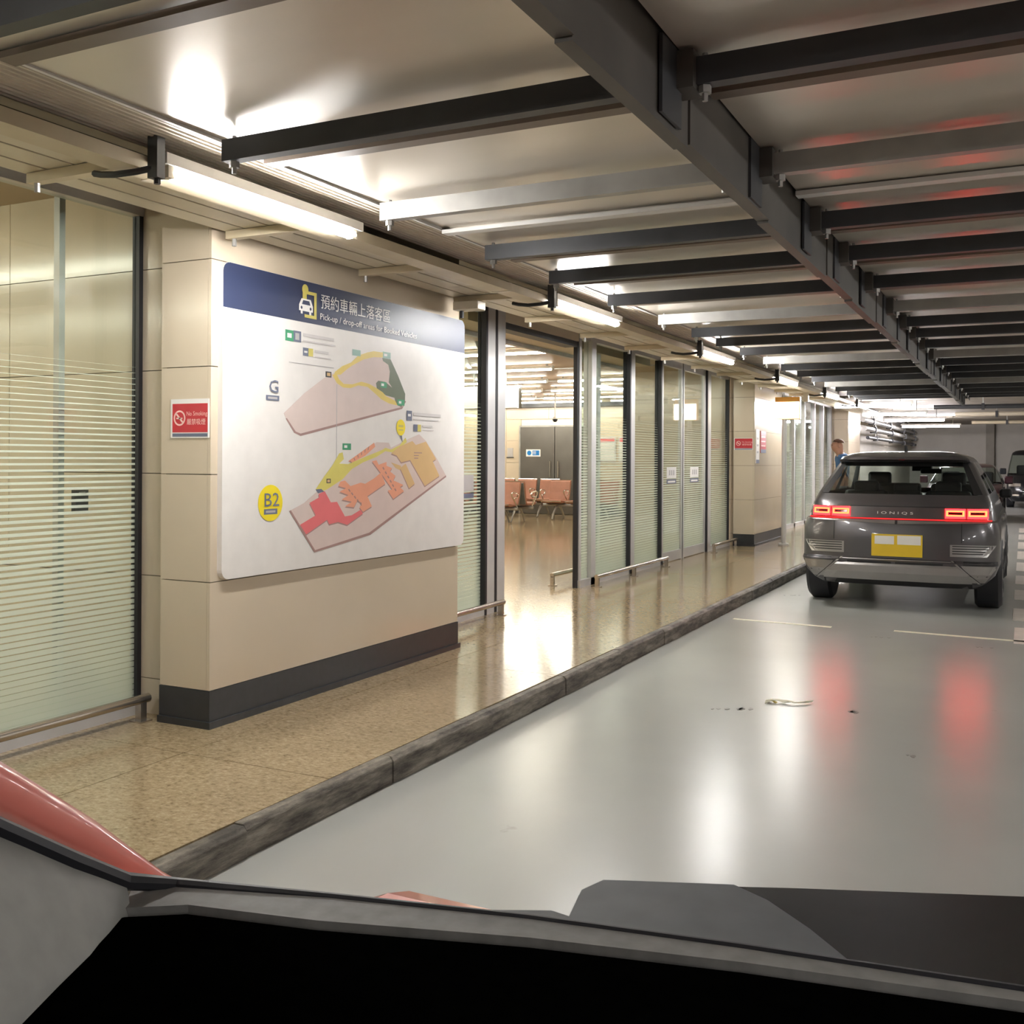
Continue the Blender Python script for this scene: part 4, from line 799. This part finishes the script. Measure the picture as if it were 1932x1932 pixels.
def other_vehicle(name, label, cx, cy, tabs, paint, cat, wheel_y, wheel_r, halfw, van):
    # faces the camera: local y runs from the nose (0) backwards
    e = empty(name, (cx, cy, 0), label=label, cat=cat)
    T = lambda p: (p[0] + cx, p[1] + cy, p[2])
    lower, glassr, roof = tabs
    shell(lower, e, 'body', paint, cap_bot=True, xf=T); shell(roof, e, 'roof', paint, cap_top=True, cap_bot=True, xf=T)
    nr, ns = 8, 10
    fr = lambda i, j, n: i < nr - 1 or i >= n - (nr - 1)
    bk = lambda i, j, n: nr + ns + 1 <= i < n - (nr + ns + 1)
    def sd(i, j, n):
        k = i if i < n // 2 else n - 1 - i
        return not fr(i, j, n) and not bk(i, j, n) and k not in (nr - 1, nr, nr + 4, nr + ns - 1, nr + ns)
    shell(glassr, e, 'windscreen', 'carglass', fr, xf=T); shell(glassr, e, 'rear_window', 'carglass', bk, xf=T); shell(glassr, e, 'side_window', 'carglass', lambda i, j, n: sd(i, j, n) and i < n // 2, xf=T); shell(glassr, e, 'side_window', 'carglass', lambda i, j, n: sd(i, j, n) and i >= n // 2, xf=T)
    shell(glassr, e, 'window_pillar', paint, lambda i, j, n: not (fr(i, j, n) or bk(i, j, n) or sd(i, j, n)), xf=T)
    zg = glassr[0][0]
    bx('cabin_deck', 'cardark', e, cx - halfw * 0.85, cx + halfw * 0.85, cy + glassr[0][2] + 0.15, cy + glassr[0][3] - 0.2, zg - 0.1, zg - 0.04)
    for x in (-0.4, 0.4): bx('seat', 'cardark', e, cx + x - 0.24, cx + x + 0.24, cy + glassr[0][2] + 0.9, cy + glassr[0][2] + 1.05, zg - 0.1, zg + 0.3, bevel=0.05)
    def sf(x, z, off):
        t = min(0.999, abs(x) / curve_at(lower, z, 1)); return cy + curve_at(lower, z, 2) + curve_at(lower, z, 4) * (1 - (1 - t ** 3.4) ** (1 / 3.4)) - off
    def pt(nm, mt, x0, x1, z0, z1, off, nu=6, nv=1):
        mb = MB().grid(lambda u, v: (cx + x0 + (x1 - x0) * u, sf(x0 + (x1 - x0) * u, z0 + (z1 - z0) * v, off), z0 + (z1 - z0) * v), nu, nv); return mb.build(nm, mt, e, thick=0.006)
    for s in (-1, 1):
        pt('headlight', 'chrome', s * halfw * 0.55, s * halfw * 0.93, 0.70 if van else 0.62, 0.80 if van else 0.71, 0.012); pt('fog_lamp', 'chrome', s * halfw * 0.6, s * halfw * 0.82, 0.40, 0.45, 0.012)
        bx('door_mirror', paint, e, cx + s * (halfw + 0.02), cx + s * (halfw + 0.22), cy + glassr[0][2] + 0.35, cy + glassr[0][2] + 0.45, zg, zg + 0.2, bevel=0.03)
        for yy in wheel_y:
            wh = MB().tube([(cx + s * (halfw - 0.22), cy + yy, wheel_r), (cx + s * (halfw - 0.2), cy + yy, wheel_r), (cx + s * (halfw - 0.0), cy + yy, wheel_r), (cx + s * (halfw + 0.012), cy + yy, wheel_r)], [wheel_r - 0.03, wheel_r, wheel_r, wheel_r - 0.03], 28).build('wheel', 'rubber', e, True)
            MB().tube([(cx + s * (halfw + 0.005), cy + yy, wheel_r), (cx + s * (halfw + 0.018), cy + yy, wheel_r)], wheel_r * 0.66, 20).build('rim', 'carsilver', wh)
    pt('grille', 'cardark', -halfw * 0.5, halfw * 0.5, 0.42, 0.68, 0.010)
    for k in range(3): pt('grille_bar', 'chrome', -halfw * 0.5, halfw * 0.5, 0.47 + k * 0.07, 0.485 + k * 0.07, 0.018)
    pt('number_plate', 'platewhite', -0.26, 0.26, 0.50, 0.62, 0.03, 2)
    pt('bumper_lip', 'cardark', -halfw * 0.85, halfw * 0.85, 0.25, 0.36, 0.008)
    return e
M['blackpaint'] = plain('black_car_paint', (0.012, 0.013, 0.017), 0.2, 0.3, 0.1, 2, coat=0.5)
M['maroonpaint'] = plain('dark_maroon_paint', (0.05, 0.014, 0.022), 0.22, 0.4, 0.1, 2, coat=0.5)
vl = [(0.22, 0.80, 0.08, 4.85, 0.3, 0.2), (0.35, 0.90, 0.0, 4.9, 0.4, 0.25), (0.60, 0.925, 0.02, 4.92, 0.42, 0.25), (0.80, 0.925, 0.08, 4.92, 0.42, 0.25), (0.98, 0.925, 0.35, 4.9, 0.4, 0.25), (1.08, 0.92, 0.75, 4.9, 0.35, 0.25)]
vg = [(1.08, 0.92, 0.75, 4.9, 0.35, 0.25), (1.4, 0.87, 1.15, 4.86, 0.32, 0.25), (1.72, 0.80, 1.6, 4.8, 0.3, 0.25)]
vr = [(1.72, 0.80, 1.6, 4.8, 0.3, 0.25), (1.80, 0.77, 1.7, 4.8, 0.3, 0.25), (1.86, 0.68, 1.85, 4.7, 0.3, 0.25), (1.89, 0.55, 2.1, 4.5, 0.3, 0.3)]
other_vehicle('black_van', 'tall black van facing the camera at the far right edge', 0.42, 36.6, (vl, vg, vr), 'blackpaint', 'van', (0.95, 3.9), 0.33, 0.925, True)
sl = [(0.2, 0.75, 0.08, 4.45, 0.3, 0.2), (0.33, 0.86, 0.0, 4.5, 0.4, 0.3), (0.55, 0.89, 0.02, 4.5, 0.42, 0.3), (0.70, 0.89, 0.15, 4.45, 0.42, 0.3), (0.85, 0.88, 0.7, 4.4, 0.4, 0.3), (0.93, 0.87, 1.15, 4.3, 0.3, 0.3)]
sg = [(0.93, 0.87, 1.15, 4.3, 0.3, 0.3), (1.15, 0.78, 1.5, 4.0, 0.28, 0.3), (1.34, 0.68, 1.85, 3.6, 0.25, 0.3)]
sr = [(1.34, 0.68, 1.85, 3.6, 0.25, 0.3), (1.40, 0.62, 2.0, 3.45, 0.25, 0.3), (1.44, 0.48, 2.3, 3.2, 0.3, 0.3)]
other_vehicle('maroon_saloon', 'dark maroon car half hidden behind the grey hatchback', -1.35, 27.5, (sl, sg, sr), 'maroonpaint', 'car', (0.85, 3.5), 0.31, 0.89, False)

# ================================================================== PERSON
M['skin'] = plain('skin', (0.50, 0.26, 0.17), 0.5, var=0.06, scale=12)
M['shirt'] = plain('blue_shirt', (0.06, 0.15, 0.34), 0.8, var=0.12, scale=14)
M['trousers'] = plain('dark_trousers', (0.03, 0.032, 0.04), 0.8)
M['hair'] = plain('short_brown_hair', (0.13, 0.062, 0.04), 0.7, var=0.3, scale=40)
def skin_mesh(name, pts, edges, mat, loc, rz, root=0, sub=2):
    me = bpy.data.meshes.new(name); me.from_pydata([p[:3] for p in pts], edges, [])
    o = bpy.data.objects.new(name, me); C.objects.link(o)
    o.modifiers.new('skin', 'SKIN'); sb = o.modifiers.new('sub', 'SUBSURF'); sb.levels = sb.render_levels = sub
    for i, p in enumerate(pts):
        sv = me.skin_vertices[0].data[i]; sv.radius = (p[3], p[4] if len(p) > 4 else p[3]); sv.use_root = (i == root)
    dg = bpy.context.evaluated_depsgraph_get(); dg.update()
    m2 = bpy.data.meshes.new_from_object(o.evaluated_get(dg)); bpy.data.objects.remove(o); m2.name = name
    m2.materials.clear(); m2.materials.append(M[mat]); m2.shade_smooth()
    return m2
def person():
    # faces local -y; head bent forward and down
    P = [(0, 0, 0.92, 0.13, 0.10), (0, 0.01, 1.08, 0.13, 0.10), (0, 0.01, 1.25, 0.15, 0.11), (0, 0.0, 1.37, 0.15, 0.09), (0, -0.03, 1.44, 0.065), (0, -0.075, 1.51, 0.085, 0.10), (0, -0.09, 1.585, 0.11, 0.135), (0, -0.085, 1.66, 0.09, 0.11),
         (0.17, 0.0, 1.36, 0.06), (0.235, -0.01, 1.12, 0.045), (0.245, -0.05, 0.88, 0.035), (0.245, -0.065, 0.82, 0.03, 0.02), (0.245, -0.075, 0.76, 0.03, 0.018),
         (-0.17, 0.0, 1.36, 0.06), (-0.235, -0.01, 1.12, 0.045), (-0.245, -0.05, 0.88, 0.035), (-0.245, -0.065, 0.82, 0.03, 0.02), (-0.245, -0.075, 0.76, 0.03, 0.018),
         (0.10, 0, 0.84, 0.085), (0.105, -0.01, 0.48, 0.06), (0.11, 0.02, 0.10, 0.042), (0.115, -0.10, 0.045, 0.04, 0.03), (0.115, -0.17, 0.035, 0.035, 0.022),
         (-0.10, 0, 0.84, 0.085), (-0.105, -0.01, 0.48, 0.06), (-0.11, 0.02, 0.10, 0.042), (-0.115, -0.10, 0.045, 0.04, 0.03), (-0.115, -0.17, 0.035, 0.035, 0.022),
         (0, -0.20, 1.55, 0.016), (0.245, -0.08, 0.72, 0.026, 0.014), (0.235, -0.115, 0.79, 0.011), (-0.245, -0.08, 0.72, 0.026, 0.014), (-0.235, -0.115, 0.79, 0.011)]
    E = [(0, 1), (1, 2), (2, 3), (3, 4), (4, 5), (5, 6), (6, 7), (3, 8), (8, 9), (9, 10), (10, 11), (11, 12), (3, 13), (13, 14), (14, 15), (15, 16), (16, 17), (0, 18), (18, 19), (19, 20), (20, 21), (21, 22), (0, 23), (23, 24), (24, 25), (25, 26), (26, 27), (6, 28), (12, 29), (11, 30), (17, 31), (16, 32)]
    body = bpy.data.objects.new('person', skin_mesh('person', P, E, 'skin', 0, 0)); C.objects.link(body)
    tag(body, 'man in a blue shirt on the pavement, head bent, behind the hatchback', 'person')
    ORG[body] = (0, 0, 0)
    def cloth(name, pts, ed, mat):
        o = bpy.data.objects.new(name, skin_mesh(name, pts, ed, mat, 0, 0)); C.objects.link(o); o.parent = body; return o
    cloth('shirt', [(0, 0, 0.90, 0.16, 0.125), (0, 0.01, 1.08, 0.155, 0.125), (0, 0.01, 1.25, 0.175, 0.13), (0, 0.0, 1.37, 0.17, 0.105), (0, -0.02, 1.425, 0.075), (0.18, 0.0, 1.36, 0.08), (0.225, -0.005, 1.16, 0.07), (-0.18, 0.0, 1.36, 0.08), (-0.225, -0.005, 1.16, 0.07)], [(0, 1), (1, 2), (2, 3), (3, 4), (3, 5), (5, 6), (3, 7), (7, 8)], 'shirt')
    cloth('trousers', [(0, 0, 0.93, 0.15, 0.115), (0, 0, 0.86, 0.15, 0.12), (0.10, 0, 0.80, 0.10), (0.105, -0.01, 0.48, 0.078), (0.11, 0.02, 0.09, 0.068), (-0.10, 0, 0.80, 0.10), (-0.105, -0.01, 0.48, 0.078), (-0.11, 0.02, 0.09, 0.068)], [(0, 1), (1, 2), (2, 3), (3, 4), (1, 5), (5, 6), (6, 7)], 'trousers')
    for s in (-1, 1):
        sh = MB().sphere((0.113 * s, -0.06, 0.045), (0.052, 0.15, 0.045)).build('shoe', 'rubber', body, True)
        MB().sphere((0.105 * s, -0.075, 1.575), (0.016, 0.03, 0.036), 10, 8).build('ear', 'skin', body, True)
        MB().sphere((0.036 * s, -0.184, 1.585), 0.012, 8, 6).build('eye', 'print_black', body, True)
        for k in range(4): MB().tube([(s * 0.245, -0.055 - k * 0.017, 0.73), (s * 0.243, -0.06 - k * 0.017, 0.69), (s * 0.237, -0.066 - k * 0.016, 0.655 + 0.012 * (k in (0, 3)))], [0.0085, 0.008, 0.0065], 6).build('finger', 'skin', body, True)
    MB().sphere((0, -0.155, 1.505), (0.03, 0.022, 0.007), 10, 6).build('mouth', 'map_edge', body, True)
    hb = MB().sphere((0, -0.07, 1.60), (0.092, 0.118, 0.107), 18, 12)
    keep = [f for f in hb.f if sum(hb.v[i][2] for i in f) / len(f) > 1.625 + 0.7 * max(0, -(sum(hb.v[i][1] for i in f) / len(f) + 0.09))]
    hb.f = keep; hb.build('hair', 'hair', body, True)
    body.location = (-3.17, 20.75, FZ); body.rotation_euler.z = R(-68); body.scale = (1.06, 1.06, 1.06)
    return body
person()

# ================================================================== OWN CAR (interior edge in the foreground)
M['dash'] = plain('black_dashboard', (0.0012, 0.0012, 0.0011), 1.0, var=0.3, scale=60, spec=0.0)
M['dashlip'] = plain('grey_dash_lip', (0.22, 0.21, 0.20), 0.6, var=0.15, scale=50)
M['trimgrey'] = plain('grey_pillar_trim', (0.34, 0.335, 0.31), 0.7, var=0.06, scale=40)
M['redpaint'] = plain('red_car_paint', (0.85, 0.25, 0.20), 0.25, var=0.05, scale=4, coat=0.5)
M['cowl'] = plain('black_cowl_plastic', (0.014, 0.015, 0.017), 0.25, var=0.3, scale=30)
M['scuttle_reflection_grey'] = plain('grey_scuttle_and_reflection', (0.085, 0.09, 0.095), 0.5, var=0.12, scale=20)  # scuttle plastic, also the grey of the windscreen reflection plate
oc = empty('red_car', (0.35, 0.9, 0), label='red car in the foreground, its dark dashboard edge and bonnet showing', cat='car')
far = [(-0.705, 0.655), (-0.66, 0.685), (-0.54, 0.712), (-0.364, 0.767), (-0.197, 0.806), (0.002, 0.842), (0.35, 0.87), (0.75, 0.84), (1.1, 0.77), (1.35, 0.69)]
near = [(1.3, 0.1), (-0.58, 0.1), (-0.60, 0.40), (-0.644, 0.487), (-0.662, 0.536), (-0.685, 0.58), (-0.722, 0.63)]
MB().prism(far + near, 'z', 0.60, 1.10).build('dashboard', 'dash', oc, bevel=0.01)
seal = [(-0.735, 0.692), (-0.721, 0.705), (-0.56, 0.756), (-0.38, 0.80), (-0.204, 0.831), (0.002, 0.86), (0.35, 0.885), (0.75, 0.855), (1.1, 0.785), (1.35, 0.705)]
MB().prism(far + list(reversed(seal)), 'z', 1.08, 1.104).build('defroster_lip', 'dashlip', oc)
pil = [(-0.72, 0.10, 1.53), (-0.72, 0.30, 1.385), (-0.72, 0.45, 1.275), (-0.72, 0.543, 1.207), (-0.72, 0.612, 1.158), (-0.726, 0.675, 1.116)]
MB().tube(pil + [(-0.70, 0.713, 1.104), (-0.56, 0.757, 1.103), (-0.38, 0.801, 1.103), (-0.204, 0.832, 1.103), (0.002, 0.861, 1.103), (0.35, 0.886, 1.103), (0.75, 0.856, 1.103)], [0.008] * 6 + [0.006, 0.004, 0.0035, 0.0035, 0.004, 0.004, 0.004], 8).build('windscreen_seal', 'rubber', oc, True)
low = [(-0.57, 0.10, 1.085), (-0.57, 0.30, 1.085), (-0.58, 0.40, 1.085), (-0.62, 0.487, 1.085), (-0.66, 0.58, 1.085), (-0.70, 0.65, 1.09)]
mb = MB()
for j in range(5):
    t = j / 4
    for a, b in zip(pil, low):
        bulge = 0.02 * math.sin(math.pi * t); mb.v.append((a[0] + (b[0] - a[0]) * t + bulge * 0.3, a[1] + (b[1] - a[1]) * t, a[2] + (b[2] - a[2]) * t))
for j in range(4):
    for i in range(5): q = j * 6 + i; mb.f.append((q, q + 1, q + 7, q + 6))
mb.build('pillar_trim', 'trimgrey', oc, True, thick=0.012)
MB().tube([(-0.765, 0.10, 1.58), (-0.765, 0.30, 1.43), (-0.765, 0.45, 1.318), (-0.765, 0.575, 1.222), (-0.765, 0.66, 1.155), (-0.765, 0.75, 1.083), (-0.765, 0.82, 1.03)], [0.02, 0.02, 0.02, 0.019, 0.017, 0.009, 0.008], 10).build('outer_pillar', 'redpaint', oc, True)
bon = [(0.70, 0.98), (0.90, 0.972), (1.0, 0.966), (1.08, 0.956), (1.13, 0.94), (1.35, 0.82), (1.6, 0.66), (1.75, 0.52), (1.8, 0.30), (1.75, 0.22), (0.3, 0.22), (0.3, 0.55)]
MB().prism(bon, 'x', -0.74, 1.44).build('bonnet', 'redpaint', oc, bevel=0.03)
MB().prism([(-0.735, 0.992), (-0.497, 1.108), (-0.455, 1.10), (-0.40, 0.85), (-0.56, 0.79), (-0.72, 0.74)], 'z', 0.945, 0.968).build('scuttle', 'scuttle_reflection_grey', oc, bevel=0.004)
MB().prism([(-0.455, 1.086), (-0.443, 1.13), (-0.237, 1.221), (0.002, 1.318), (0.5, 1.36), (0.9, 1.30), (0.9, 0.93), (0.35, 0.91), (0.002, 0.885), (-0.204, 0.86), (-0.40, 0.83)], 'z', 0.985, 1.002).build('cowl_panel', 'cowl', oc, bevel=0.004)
MB().prism([(-0.452, 1.09), (-0.440, 1.128), (-0.30, 1.185), (-0.255, 1.16), (-0.20, 1.11), (-0.155, 1.06), (-0.10, 1.0), (-0.04, 0.935), (0.0, 0.905), (-0.204, 0.865), (-0.40, 0.835)], 'z', 1.0021, 1.006).build('cowl_reflection', 'scuttle_reflection_grey', oc)  # windscreen reflection built as a lighter grey plate on the cowl
for yy in (1.25,):
    for s, xx in ((-1, -0.74), (1, 1.44)):
        wh = MB().tube([(xx - s * 0.2, yy, 0.32), (xx - s * 0.18, yy, 0.32), (xx, yy, 0.32), (xx + s * 0.012, yy, 0.32)], [0.29, 0.32, 0.32, 0.29], 28).build('wheel', 'rubber', oc, True)
        MB().tube([(xx, yy, 0.32), (xx + s * 0.018, yy, 0.32)], 0.2, 20).build('rim', 'carsilver', wh)
